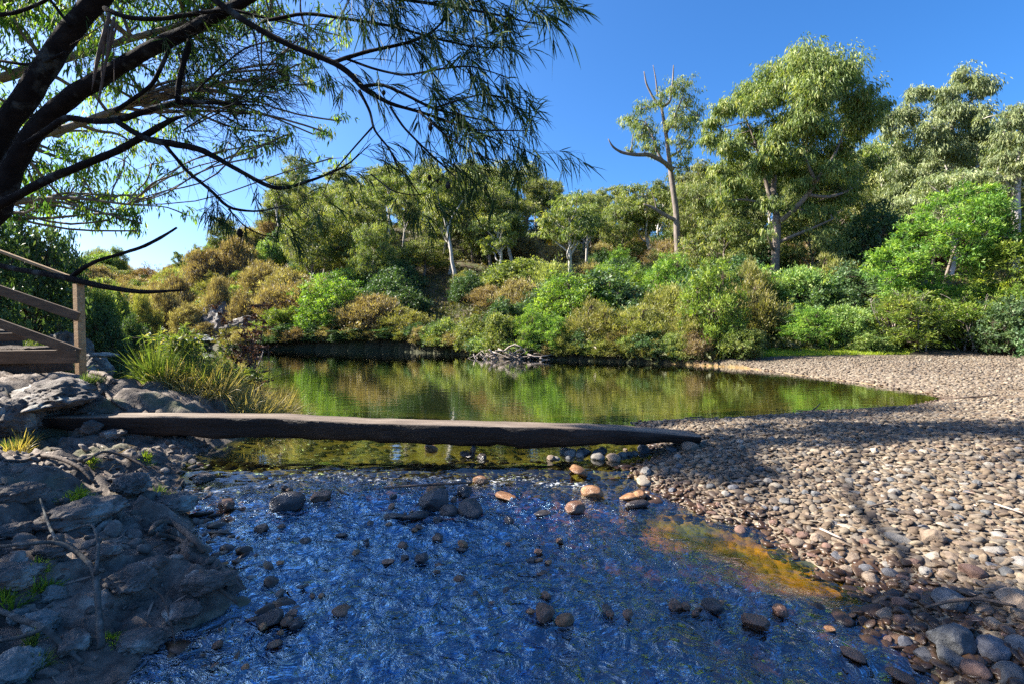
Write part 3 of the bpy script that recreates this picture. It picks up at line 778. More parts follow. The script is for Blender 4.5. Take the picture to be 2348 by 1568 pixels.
for px, py, r, c, k, lb in RIF:
    spx(px, py, r * 1.15, c, k, lb, G1, sink=.04)
# upright blade of rock on the lip
x, y = onwater(1084, 1046)
V, Fc = rockshape(3, 77, 1.0, 1, 1)
V = V * np.array([.045, .035, .095]); V[:, 0] *= 1 - .55 * sstep(0, .09, V[:, 2]); V[:, 0] += .12 * V[:, 2]
b = mesh('upright_rock', V, [Fc], WET['dark'], None, True, {'tint': np.full(len(V), .5)}); b.location = (x, y, float(zw(y)) + .07)
tag(b, 'thin upright blade of dark rock standing on the water lip', 'rock')
# row of stones on the right end of the lip
for i in range(19):
    px = 1270 + i * 11 + random.uniform(-10, 10); py = 1042 + random.uniform(-12, 14)
    spx(px, py, random.choice([6, 8, 9, 11, 13, 16]), random.choice(['pale grey', 'blue grey', 'dark slate', 'tan']), random.choice(['rounded', 'angular']),
        'fist-sized stone in the row that juts into water under the beam', 'row of stones under the beam end', wet=False, sink=.1)
random.seed(12)
cc_ = 0
for _ in range(2000):
    if cc_ >= 70: break
    px = random.uniform(430, 1900); py = random.uniform(1085, 1540)
    x, y = onwater(px, py); sd = float(sdist(np.array([x]), np.array([y]))[0])
    f = fbm(np.array([x * 1.1]), np.array([y * 1.4]), 3, 97)[0]
    if sd > -.12 or f < .02 or (px - 1700) ** 2 + (py - 1260) ** 2 < 130 ** 2: continue
    c = random.choice(['dark', 'brown', 'brown', 'orange brown'])
    stone(x, y, random.uniform(.018, .042), c, random.choice(['flat', 'angular', 'rounded']), f'{c} cobble half under the riffle ' + ('off the left bank' if px < 800 else 'in mid stream' if px < 1300 else 'near the gravel side') + (' below the beam' if py < 1180 else ' in the middle water' if py < 1350 else ' near the bottom'), G1, z=float(zw(y)) + .004, wet=True, sink=.1)
    cc_ += 1
G2 = 'large stones on the gravel bar'
BIG = [
 (2138, 1240, 38, 'tan', 'angular', 'dark-sided tan boulder sitting alone on the gravel', .2),
 (2178, 1385, 50, 'blue grey', 'angular', 'grey angular boulder above the stick near the right edge', .2),
 (2330, 1395, 55, 'tan', 'angular', 'large pale tan boulder cut off by the right edge', .2),
 (2180, 1478, 68, 'blue grey', 'angular', 'largest mossy grey boulder low on the gravel below the stick', .22),
 (2275, 1500, 48, 'dark slate', 'angular', 'dark slate block right of the largest mossy grey boulder', .2),
 (2335, 1490, 36, 'blue grey', 'rounded', 'blue grey rounded stone at the right edge near the corner', .2),
 (2120, 1505, 34, 'dark slate', 'flat', 'smooth dark stone left of the sharp grey stone in the corner', .2),
 (2182, 1520, 40, 'blue grey', 'angular', 'sharp-edged pale grey stone in the lower right corner', .15),
 (2235, 1545, 38, 'reddish brown', 'rounded', 'reddish stone at the very bottom right of the gravel', .2),
 (2310, 1555, 40, 'blue grey', 'angular', 'grey stone in the extreme bottom right corner', .2),
 (2028, 1412, 28, 'tan', 'flat', 'pale tan pebble at the water edge near the reddish gravel', .2),
 (2110, 1362, 28, 'reddish brown', 'flat', 'pinkish flat stone above the water edge left of the grey boulder', .2),
 (2230, 1318, 34, 'reddish brown', 'rounded', 'dark red rounded stone amid pebbles at right', .25),
 (2100, 1295, 18, 'reddish brown', 'rounded', 'small dark purple-red stone below the lone tan boulder', .2),
 (2260, 1155, 22, 'pale grey', 'flat', 'long pale grey stone right of the gravel centre', .2),
 (1698, 1222, 20, 'reddish brown', 'rounded', 'round red-brown stone at the water edge in the gravel bend', .2),
 (1580, 1030, 26, 'tan', 'angular', 'pale tan rock beside the buried end of the beam', .2),
 (1540, 1034, 15, 'blue grey', 'rounded', 'grey stone under the right end of the beam', .2),
 (1478, 1105, 26, 'cream', 'flat', 'pale cream flat stone at the tip of the gravel', .2),
 (1482, 1088, 20, 'pale grey', 'angular', 'pale grey stone behind the cream stone at the gravel tip', .2),
 (2060, 1240, 30, 'pale grey', 'flat', 'flat pale slab on the gravel left of the lone tan boulder', .25),
 (1940, 1212, 20, 'cream', 'flat', 'cream flat stone on the mid gravel', .25),
 (1800, 1150, 22, 'blue grey', 'flat', 'blue grey slab on the shaded middle gravel', .25),
 (2280, 1265, 30, 'pale grey', 'flat', 'pale thin slab lying flat at the right of the gravel', .25),
 (1985, 1250, 20, 'reddish brown', 'angular', 'reddish angular stone among pebbles above the orange water', .2),
 (2030, 1470, 24, 'reddish brown', 'flat', 'wet red-brown stone lying at the water line near the corner', .2),
 (1885, 1325, 17, 'reddish brown', 'flat', 'red stone at the head of the orange shallow', .2),
]
for px, py, r, c, k, lb, sk in BIG:
    spx(px, py, r * .76, c, k, lb, G2, wet=False, on='ground', sink=sk)
# more single stones, biggest in view first
cols = ['pale grey', 'tan', 'blue grey', 'dark slate', 'blue grey', 'cream', 'tan', 'pale grey', 'tan']
kinds = ['rounded', 'flat', 'angular', 'flat', 'rounded']
def zone(px, py):
    col_ = 'at the right edge' if px > 2180 else 'near the tan boulder' if px > 2060 else 'above the orange shallow' if px > 1850 else 'beside the creek bend' if px > 1650 else 'near the gravel tip'
    if py < 1010: return 'on the far gravel by the pool' if px < 1900 else 'on the far gravel near the right edge'
    if py < 1120: return {'near the gravel tip': 'beside the buried end of the beam'}.get(col_, 'on the shaded gravel band ' + ('at right' if px > 2060 else 'mid gravel' if px > 1750 else 'near beam'))
    if py < 1290: return 'on the middle gravel ' + col_
    if py < 1400: return 'on the lower gravel ' + col_
    return 'in the lower right corner gravel'
cnt = 0; tries = 0; placed = [(b_[0], b_[1], b_[2]) for b_ in BIG]
NS = 205
while cnt < NS and tries < 6000:
    tries += 1
    px = random.uniform(1450, 2345); py = 985 + (1565 - 985) * random.random() ** .8
    x, y = onwater(px, py)
    x, y, z = onground(px, py)
    sd = float(sdist(np.array([x]), np.array([y]))[0])
    if sd < .02 or x < .2: continue
    rm = random.uniform(.028, .05) * (1.2 if py > 1250 else 1)
    rp = rm * F / y
    if any((px - a) ** 2 + (py - b_) ** 2 * 2.2 < (rp + c) ** 2 * 1.05 for a, b_, c in placed): continue
    placed.append((px, py, rp))
    wetish = sd < .35 and y < 5.5
    c = random.choice(['reddish brown', 'reddish brown', 'dark slate', 'tan', 'reddish brown'] if (wetish or py > 1330 and random.random() < .55) else cols); k = random.choice(kinds)
    szw = 'big' if rm > .049 else 'medium' if rm > .038 else 'small'
    stone(x, y, rm, c, k, f'{szw} {c} {k} stone {zone(px, py)}', G2, z=z, sink=.15)
    cnt += 1
random.seed(21)
# ================================================================== LEFT BANK ROCKS
M['rock'] = solid('bank_rock', [(.28, (.05, .045, .04)), (.5, (.14, .12, .105)), (.72, (.28, .26, .235))], 2.4, .85, 1, .08, detail=9, lichen=((.33, .34, .31), 3.1))
M['rocklichen'] = solid('lichen_rock', [(.3, (.10, .11, .10)), (.5, (.22, .23, .22)), (.72, (.42, .44, .41))], 3, .85, 1, .06, detail=8)
def bankrock(px, py, rpx, label, sc=(1.2, 1, .7), seed=1, mt='rock', ang=.9, sink=.35, Y=None):
    vs = np.array([1, 1, 1.8]) if Y is None else np.array([1.7, 1.7, .5])
    if Y is None: x, y, z = onground(px, py)
    else:
        x, y, z = at(px, py, Y)
        if Y > 14.5: z = gz(x, y) + .25 * rpx * y / F * sc[2]
    r = rpx * y / F * (.82 if Y is None else 1)
    V, Fc = rockshape(4, seed, ang, 1, 1)
    d1, d2, _ = worley(V[:, 0] * 2 + V[:, 2] + seed, V[:, 1] * 2 + V[:, 2], 1)
    q_ = V * vs + .3 * vn3(V * 2 + seed, 9)[:, None]
    V = V * (1 + .12 * vn3(V * 2.5 + seed, 5) + .16 * (.5 - np.abs(vn3(q_ * 3.2 + seed, 7))) + .07 * vn3(q_ * 8 + seed, 6) + .04 * vn3(V * 17, 8) - .08 * sstep(.1, 0, d2 - d1))[:, None] * np.array(sc) * r
    o = mesh('bank_rock' if Y is None else 'cliff_rock', V, [Fc], M[mt], None, True, {'tint': np.full(len(V), .5)})
    o.location = (x, y, z + r * sc[2] * (1 - 2 * sink)); o.rotation_euler = (0, 0, seed * 1.3)
    return tag(o, label, 'rock', 'rocks on the left bank' if Y is None else 'cliff rocks across the pool')
for i, a in enumerate([
 (190, 1195, 85, 'broad grey boulder with a pale cracked top on the left bank', (1.25, .9, .55), 'rock'),
 (130, 925, 130, 'long hump of bare grey rock below the wooden steps', (1.35, .8, .36), 'rock'),
 (30, 985, 75, 'grey rock left of the beam end against the picture edge', (.9, .9, .8), 'rock'),
 (215, 985, 36, 'small grey block tucked under the left end of the beam', (1.2, .9, .6), 'rock'),
 (260, 1000, 30, 'second rounded grey rock under the left end of the beam', (1.1, .9, .6), 'rock'),
 (395, 1165, 60, 'smooth grey shelf of rock by the water below the beam', (1.2, .9, .5), 'rock'),
 (300, 1130, 48, 'grey knob of rock behind the broad cracked boulder', (1.2, .9, .6), 'rock'),
 (125, 1370, 30, 'pale lichen covered rock in the lower left', (1.1, .9, .9), 'rocklichen'),
 (42, 1425, 26, 'small whitish rounded rock at the lower left edge', (.9, .9, 1.0), 'rocklichen'),
 (90, 1440, 48, 'mossy rounded rock between the whitish rock and the forked stick', (1, .9, .8), 'rocklichen'),
 (30, 1330, 60, 'large grey rock on the left edge above the whitish rock', (1.2, .9, .7), 'rock'),
 (300, 1345, 62, 'dark smooth rock in the middle of the lower left bank', (1.3, .9, .5), 'rock'),
 (475, 1345, 60, 'knobbly dark rock at the point where the bank enters the riffle', (1.25, .9, .5), 'rock'),
 (420, 1410, 50, 'dark wet rock leaning into the water at lower left', (1.2, .9, .5), 'rock'),
 (320, 1480, 55, 'round-topped dark rock at the bottom of the left bank', (1.2, .9, .55), 'rock'),
 (170, 1480, 48, 'dark rock with leaves around it near the bottom left corner', (1, .9, .65), 'rock'),
 (40, 1545, 70, 'rounded rock in the bottom left corner', (1, 1, .7), 'rocklichen'),
 (45, 1140, 50, 'grey rock on the left edge above the fallen grey branch', (1.2, 1, .6), 'rock'),
 (470, 1100, 34, 'wet rock at the water edge under the beam shadow', (1.3, .8, .5), 'rock'),
 (355, 1215, 30, 'lump of grey rock just above the looped root', (1.1, 1, .6), 'rock'),
 (240, 1270, 38, 'low grey rock below the broad cracked boulder', (1.3, .9, .5), 'rock'),
 (120, 1270, 42, 'low weathered rock under the dead grey branch', (1.3, .9, .5), 'rock'),
 (30, 1230, 40, 'weathered rock at the left edge over the dead branch', (1.2, .9, .6), 'rock'),
 (360, 1300, 26, 'fist-shaped rock above the dark smooth rock', (1.1, .9, .6), 'rock'),
]):
    bankrock(a[0], a[1], a[2], a[3], a[4], 20 + i, a[5])
CLIFF = [
 (500, 712, 46, 40.5, 'tall blue grey cliff face across the pool behind the dead weeds', (1.3, .9, 1.35)),
 (565, 745, 38, 38.5, 'brown rock wall beside the cliff face at the pool end', (1.3, .9, .8)),
 (440, 755, 34, 41, 'pale weathered outcrop left of the cliff face', (1.3, .9, .7)),
 (370, 772, 24, 41.5, 'small outcrop low on the far left shore', (1.2, .9, .7)),
 (480, 782, 34, 38.6, 'whitish boulder at the water beyond the reed clump', (1.7, .9, .35)),
 (410, 790, 34, 39.4, 'flat whitish ledge at the far left end of the pool', (1.8, .9, .22)),
 (150, 680, 55, 16, 'rough grey rock face behind the stair post', (.9, .8, 1.1)),
 (210, 780, 45, 15, 'lower grey boulder right of the stair post', (1.0, .8, .8)),
 (235, 812, 20, 14, 'whitish rock at the water right of the stair post', (1.6, .9, .3)),
]
for i, a in enumerate(CLIFF):
    bankrock(a[0], a[1], a[2], a[4], a[5], 60 + i, 'rocklichen' if i in (4, 5, 8) else 'rock', 1.0, .55, a[3])
# ================================================================== BEAM ACROSS THE CREEK
M['beamtop'] = solid('beam_top_timber', [(.25, (.06, .045, .035)), (.5, (.15, .115, .088)), (.75, (.29, .235, .185))], 5, .8, .7, .015, stretch=(.25, 3, 3), detail=8)
M['beamside'] = solid('dark_side_timber', [(.3, (.010, .007, .006)), (.55, (.025, .017, .013)), (.78, (.07, .045, .032))], 5, .6, .9, .03, stretch=(.35, 1.5, 1.5), detail=8)  # darker timber for the beam's sides and underside, paler on top
L0 = at(122, 955, 6.62); L1 = at(1600, 985, 6.40)
n = 90; t = np.linspace(0, 1, n)
cx = L0[0] + (L1[0] - L0[0]) * t
ty = L0[1] + (L1[1] - L0[1]) * t + .05 * np.sin(t * 7)
topz = np.interp(t, [0, .05, .2, .36, .5, .6, .75, .88, 1], [.445, .455, .46, .455, .41, .40, .375, .34, .25]) 
bh = np.interp(t, [0, .06, .15, .3, .5, .6, .78, .88, 1], [.13, .21, .26, .28, .235, .265, .25, .20, .10]) + .018 * fbm(t * 14, t * 0, 3, 3)
wd = np.interp(t, [0, .05, 1], [.24, .30, .34])
prof = [(-.5, -.06), (-.5, -.35), (-.47, -.8), (-.36, -1), (.36, -1), (.5, -.7), (.5, -.1), (.46, 0), (.2, .0), (-.1, .0), (-.46, 0)]
V = []
for i in range(n):
    for k, (a, b_) in enumerate(prof):
        q = np.array([cx[i], ty[i] + a * wd[i], topz[i] + b_ * bh[i]])
        rr_ = .012 if b_ > -.1 else .05
        q[1] += rr_ * (fbm(np.array([cx[i] * 2.5]), np.array([k * 1.7]), 3, 11)[0])
        q[2] += (.008 if b_ > -.1 else .035) * (fbm(np.array([cx[i] * 4.0]), np.array([k * 2.9]), 3, 12)[0])
        V.append(q)
V = np.array(V); K = len(prof)
Q = []; Mi = []
for i in range(n - 1):
    for k in range(K):
        a = i * K + k; b_ = i * K + (k + 1) % K
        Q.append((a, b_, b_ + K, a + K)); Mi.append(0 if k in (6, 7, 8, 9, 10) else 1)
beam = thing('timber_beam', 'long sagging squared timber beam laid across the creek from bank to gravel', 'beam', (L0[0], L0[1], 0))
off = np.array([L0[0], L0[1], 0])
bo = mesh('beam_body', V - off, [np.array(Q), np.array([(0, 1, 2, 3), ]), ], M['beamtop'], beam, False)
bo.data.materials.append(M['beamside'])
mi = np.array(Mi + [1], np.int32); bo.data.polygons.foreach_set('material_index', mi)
bo.data.polygons.foreach_set('use_smooth', np.ones(len(mi), bool))
# end caps
capv = np.concatenate([V[:K], V[-K:]]) - off
tri = [(0, k + 1, k) for k in range(1, K - 1)] + [(K, K + k, K + k + 1) for k in range(1, K - 1)]
mesh('end_grain', capv + np.array([0, 0, 0]), [np.array(tri)], M['beamtop'], beam, False)
# ================================================================== WOODEN STEPS
M['timber'] = solid('treated_pine', [(.3, (.22, .13, .065)), (.55, (.36, .24, .13)), (.8, (.48, .34, .2))], 6, .8, .5, .01, stretch=(.3, 2.5, 2.5))
M['timber_shaded'] = solid('shaded_pine', [(.3, (.06, .04, .025)), (.55, (.12, .08, .05)), (.8, (.19, .13, .08))], 6, .8, .5, .01, stretch=(.3, 2.5, 2.5))  # same pine in a darker colour, painting in the shade on rails and risers
M['soil'] = solid('step_soil', [(.3, (.04, .032, .026)), (.6, (.09, .07, .055)), (.8, (.16, .13, .1))], 16, .95, .9, .03)
def beam_between(mb, A, B, w, h, up=(0, 0, 1), bev=.006):
    """box of width w (sideways) and height h along A-B, chamfered"""
    A = np.array(A, float); B = np.array(B, float); d = norm(B - A)
    up = np.array(up, float); s = norm(np.cross(d, up)); u = np.cross(s, d)
    pr = [(-w / 2 + bev, -h / 2), (w / 2 - bev, -h / 2), (w / 2, -h / 2 + bev), (w / 2, h / 2 - bev), (w / 2 - bev, h / 2), (-w / 2 + bev, h / 2), (-w / 2, h / 2 - bev), (-w / 2, -h / 2 + bev)]
    Vv = [P_ + s * a + u * b_ for P_ in (A, B) for a, b_ in pr]
    q = [(k, (k + 1) % 8, (k + 1) % 8 + 8, k + 8) for k in range(8)]
    t_ = [(0, k + 1, k) for k in range(1, 7)] + [(8, 8 + k, 9 + k) for k in range(1, 7)]
    mb.add(np.array(Vv), [np.array(q), np.array(t_)])
KS = 1.27; YS = 8.0
def atS(px, py, Y): return at(px, py, Y * KS)
pb = at(186, 866, YS); pt = at(186, 652, YS)
st = thing('wooden_steps', 'timber edged steps with a handrail going up the bank at left', 'stairs', (pb[0], pb[1], pb[2]))
o0 = np.array(pb)
def piece(name, A, B, w, h, mt='timber', parent=st, up=(0, 0, 1)):
    mb = MB(); beam_between(mb, A, B, w * KS, h * KS, up); return mb.build(name, M[mt], parent, False, o0)
s_ = YS / F
piece('post', pb - [0, 0, .25], [pb[0], pb[1], pt[2]], .085, .085, up=(.35, 1, 0))
upx = 1.0
def sl_(px0, py0, px1, py1, Ya, Yb): return atS(px0, py0, Ya), atS(px1, py1, Yb)
A, B = sl_(-230, 492, 205, 652, 5.9, 6.28); piece('handrail', A, B, .10, .03)
A, B = sl_(-230, 588, 180, 727, 5.86, 6.205); piece('middle_rail', A, B, .045, .11, 'timber_shaded')
A, B = sl_(-230, 660, 182, 808, 5.80, 6.20); piece('stringer', A, B, .05, .10, 'timber_shaded')
rb = atS(-120, 820, 6.16); re = atS(178, 816, 6.17)
piece('riser', rb, re, .05, .16, 'timber_shaded')
rb = atS(-160, 776, 6.5); re = atS(58, 772, 6.62)
piece('riser', rb, re, .05, .10, 'timber_shaded')
mb = MB()
for (p0, p1, y0, y1, pyt) in ((-160, 168, 6.2, 6.85, 796), (-260, 52, 6.68, 7.6, 756)):
    y0 *= KS; y1 *= KS; a = at(p0, pyt, y0); b_ = at(p1, pyt, y1); z = a[2] - .02
    gxs = np.linspace(a[0], b_[0], 50); gys = np.r_[y0, np.linspace(y0, y1, 16)]
    XX, YY = np.meshgrid(gxs, gys); ZZ = z + .03 * fbm(XX * 9, YY * 9, 3, 3)
    ZZ[0] = z - .4; ZZ[:, -1] = z - .4
    idx = (np.arange(16)[:, None] * 50 + np.arange(49)[None]).ravel()
    mb.add(np.stack([XX.ravel(), YY.ravel(), ZZ.ravel()], 1), [np.stack([idx, idx + 1, idx + 51, idx + 50], 1)])
mb.build('tread', M['soil'], st, True, o0)
# ================================================================== FOLIAGE ENGINE
STY = {
    # leaf length, width, droop, direction bias (x,y,z), randomness, cluster sigma, twig
    'gum':   dict(L=(.20, .38), W=.30, g=.5, bias=(0, 0, -.9), rnd=.9, per=42, flat=.8),
    'wattle': dict(L=(.14, .30), W=.26, g=.15, bias=(0, 0, .35), rnd=.9, per=46, flat=.5),
    'scrub': dict(L=(.18, .36), W=.20, g=.0, bias=(0, 0, .9), rnd=.7, per=34, flat=.8),
    'round': dict(L=(.14, .26), W=.42, g=.1, bias=(0, 0, .15), rnd=1.0, per=44, flat=.75),
}
def clump(mb, tw, c, rad, n, sty, ls=1.0, root=None, shell=.55):
    st_ = STY[sty]; c = np.asarray(c, float); rad = np.asarray(rad, float)
    m = max(3, int(n / (st_['per'] * .55)))
    d = norm(rng.normal(size=(m, 3))); rr = shell + (1 - shell) * rng.random(m) ** .6
    rr *= 1 + .34 * rng.normal(size=m).clip(-1.3, 1.7)
    sc = c + d * rr[:, None] * rad
    k = n // m
    sg = (rad.mean() * .125 + .04) * rng.uniform(.6, 1.6, m * k)[:, None]
    ct = rng.random(m) * .8 + .1
    p = np.repeat(sc, k, 0) + rng.normal(size=(m * k, 3)) * sg * np.array([1, 1, st_['flat']])
    out = norm(np.repeat(d, k, 0))
    dr = out * .55 + np.array(st_['bias']) + st_['rnd'] * rng.normal(size=(m * k, 3)) * .6
    L = rng.uniform(*st_['L'], m * k) * ls
    t = np.clip(np.repeat(ct, k) + rng.normal(0, .14, m * k), 0, 1)
    leaves(mb, p, dr, L, L * st_['W'], st_['g'], t)
    if tw is not None:
        if root is None: root = c - np.array([0, 0, rad[2] * .7])
        q = min(m, 26); j = rng.permutation(m)[:q]
        P0 = np.repeat(np.asarray(root, float)[None], q, 0); P3 = sc[j]
        md = (P0 + P3) / 2 + rng.normal(size=(q, 3)) * rad * .10 + np.array([0, 0, -.08]) * rad
        m1 = P0 * .6 + md * .4 + (P3 - P0) * .12; m2 = md * .5 + P3 * .5
        r0 = max(.012, rad.mean() * .022)
        V, Fc = tubes(np.stack([P0, m1, m2, P3], 1), np.array([[r0, r0 * .75, r0 * .5, r0 * .22]]).repeat(q, 0), 4)
        tw.add(V, Fc)
def limb_between(tb, A, B, r0, r1, sag=.1, seed=0, n=8):
    A = np.asarray(A, float); B = np.asarray(B, float); L = np.linalg.norm(B - A)
    r = np.random.default_rng(seed)
    P_ = [A]
    for t_ in (.3, .6):
        P_.append(A + (B - A) * t_ + r.normal(size=3) * L * .07 + np.array([0, 0, -sag * L * math.sin(t_ * PI)]))
    P_.append(B)
    limb(tb, P_, [r0, r0 * .75 + r1 * .25, (r0 + r1) / 2, r1], 7, n, .05, seed)
def assemble(name, label, cat, base, tb, cb, barkm, leafm, group=None, twm=None):
    t_ = thing(name, label, cat, base, group)
    off_ = np.array(base, float)
    if tb is not None and tb.V: tb.build('trunk', barkm, t_, True, off_)
    if cb is not None and cb.V: cb.build('crown', leafm, t_, False, off_)
    return t_
# ------------------------------------------------------------------ prototypes
def proto_bush(seed, h, w, sty, leafm, barkm, n, stems=6, lumps=26, name='bush', open_=0.0, ls=1.0):
    global rng
    keep_ = rng; rng = np.random.default_rng(seed); r = random.Random(seed)
    tb, cb = MB(), MB()
    cl = []
    for i in range(lumps):
        a = i * 2.399 + r.random(); q = math.sqrt((i + .5) / lumps)
        zz = 1 - q ** 2 * .75
        x = math.cos(a) * q * w * .40; y = math.sin(a) * q * w * .40
        z = h * (.26 + .56 * zz * r.uniform(.62, 1.18))
        rr = w * r.uniform(.07, .19)
        cl.append((np.array([x, y, z]), np.array([rr, rr, rr * r.uniform(.6, .95)])))
    for i in range(int(lumps * .6)):
        a = i * 2.399 + 1; q = r.uniform(.6, 1)
        x = math.cos(a) * q * w * .42; y = math.sin(a) * q * w * .42
        rr = w * r.uniform(.11, .18)
        cl.append((np.array([x, y, h * r.uniform(.12, .4)]), np.array([rr, rr, rr * .8])))
    tot = sum(c[1].prod() ** (2 / 3) for c in cl)
    for i in range(stems):
        a = i * 2 * PI / stems + r.random(); tgt = cl[r.randrange(min(8, len(cl)))][0]
        b0 = np.array([math.cos(a) * .12 * w * r.random(), math.sin(a) * .12 * w * r.random(), -.15])
        limb_between(tb, b0, tgt, .022 * h * r.uniform(.5, 1), .007 * h, -.05, seed + i)
    for c, rd in cl:
        b0 = np.array([c[0] * .25, c[1] * .25, c[2] * .35])
        limb_between(tb, b0, c - np.array([0, 0, rd[2] * .4]), .010 * h, .005 * h, 0, seed + int(c[0] * 99) % 50, 6)
        clump(cb, tb, c, rd, int(n * rd.prod() ** (2 / 3) / tot), sty, ls, c - np.array([0, 0, rd[2] * .4]), .45)
    rng = keep_
    tm = tb.build('trunk', barkm, None, True, None, False); cm = cb.build('crown', leafm, None, False, None, False)
    return tm, cm, name
def proto_gum(seed, h, w, leafm, barkm, n, bare=.4, clumps=14, name='gum_tree', lean=.06, ls=1.0, sty='gum', rsc=1.0):
    global rng
    keep_ = rng; rng = np.random.default_rng(seed); r = random.Random(seed)
    tb, cb = MB(), MB()
    lx, ly = r.uniform(-1, 1) * lean * h, r.uniform(-1, 1) * lean * h
    T_ = [np.array([lx * t_ ** 1.5 + r.gauss(0, .012) * h, ly * t_ + r.gauss(0, .012) * h, h * .86 * t_ - (.2 if t_ == 0 else 0)]) for t_ in (0, .2, .4, .6, .8, 1)]
    R_ = [h * .018 * rsc, h * .0145 * rsc, h * .012 * rsc, h * .009 * rsc, h * .006 * rsc, h * .003 * rsc]
    limb(tb, T_, R_, 8, 22, .06, seed)
    cl = []
    for i in range(clumps):
        f = bare + (1 - bare) * (i + .6) / clumps
        a = i * 2.4 + r.uniform(-.5, .5)
        sp = w * .5 * (1.05 - abs((f - bare) / (1 - bare) - .45) * 1.1) * r.uniform(.35, .95)
        tp = np.array([np.interp(f, [0, .2, .4, .6, .8, 1], [q[c] for q in T_]) for c in range(3)])
        c = tp + np.array([math.cos(a) * sp, math.sin(a) * sp, h * .12 * (1 - (f - bare)) * r.uniform(.3, 1)])
        c[2] = min(c[2], h * .95)
        rr = w * r.uniform(.12, .21)
        cl.append((c, np.array([rr, rr, rr * r.uniform(.6, .9)]), f))
    tot = sum(c[1].prod() ** (2 / 3) for c in cl)
    for c, rd, f in cl:
        f2 = max(.15, f - .14)
        A = np.array([np.interp(f2, [0, .2, .4, .6, .8, 1], [q[k] for q in T_]) for k in range(3)])
        limb_between(tb, A, c - np.array([0, 0, rd[2] * .3]), h * .007 * rsc, h * .0025 * rsc, -.03, seed + int(f * 100))
        clump(cb, tb, c, rd, int(n * rd.prod() ** (2 / 3) / tot), sty, ls, c - np.array([0, 0, rd[2] * .3]), .4)
    rng = keep_
    return tb.build('trunk', barkm, None, True, None, False), cb.build('crown', leafm, None, False, None, False), name
PR = {}
PR['wattle'] = [proto_bush(s, 4, 4.4, 'wattle', M['wattle'], M['twig'], 17000, name='wattle_bush', ls=.8) for s in (101, 102, 103)]
PR['shrub'] = [proto_bush(s, 3.2, 4, 'round', M['shrub'], M['twig'], 17000, name='leafy_shrub', ls=.8) for s in (111, 112)]
PR['scrub'] = [proto_bush(s, 3.2, 4, 'scrub', M['scrub'], M['twig'], 17000, name='heath_bush', ls=.75) for s in (121, 122)]
PR['olive'] = [proto_bush(s, 3.4, 4.2, 'scrub', M['olive'], M['twig'], 17000, name='tea_tree_bush', ls=.75) for s in (131, 132)]
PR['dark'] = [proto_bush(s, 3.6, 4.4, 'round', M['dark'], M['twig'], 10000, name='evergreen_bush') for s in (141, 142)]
PR['yellow'] = [proto_bush(151, 3.4, 2.0, 'scrub', M['yellow'], M['twig'], 7000, name='conical_shrub')]
PR['gum'] = [proto_gum(s, 10, 6, M['gum'], M['bark'], 14000, .30, 20, ls=.75) for s in (161, 162, 163)]
PR['slim'] = [proto_gum(s, 11, 4.4, M['gum'], M['barkpale'], 6500, .52, 13, name='slender_gum', ls=.8) for s in (171, 172, 173)]
PR['greygum'] = [proto_gum(s, 11, 5.5, M['gumgrey'], M['barkpale'], 11000, .42, 16, ls=.75) for s in (181, 182)]
PR['bare'] = [proto_gum(191, 8, 5, M['deadleaf'], M['barkpale'], 300, .35, 12, name='bare_tree')]
PH = dict(wattle=4, shrub=3.2, scrub=3.2, olive=3.4, dark=3.6, yellow=3.4, gum=10, slim=11, greygum=11, bare=8)
PW = dict(wattle=4.6, shrub=4.2, scrub=4.2, olive=4.4, dark=4.6, yellow=2.1, gum=5.6, slim=4.2, greygum=5.2, bare=4.6)
CATN = dict(wattle='bush', shrub='bush', scrub='bush', olive='bush', dark='bush', yellow='bush', gum='tree', slim='tree', greygum='tree', bare='tree')
def plant(kind, x, y, z, h, w, label, group=None, k=None, rz=None):
    P_ = PR[kind]; tm, cm, nm = P_[random.randrange(len(P_)) if k is None else k % len(P_)]
    t_ = thing(nm, label, CATN[kind], (x, y, z), group, random.random() * 6.28 if rz is None else rz)
    t_.scale = (w / PW[kind], w / PW[kind], h / PH[kind])
    for nme, me in (('trunk', tm), ('crown', cm)):
        o = bpy.data.objects.new(nme, me); COL.objects.link(o); o.parent = t_
    return t_
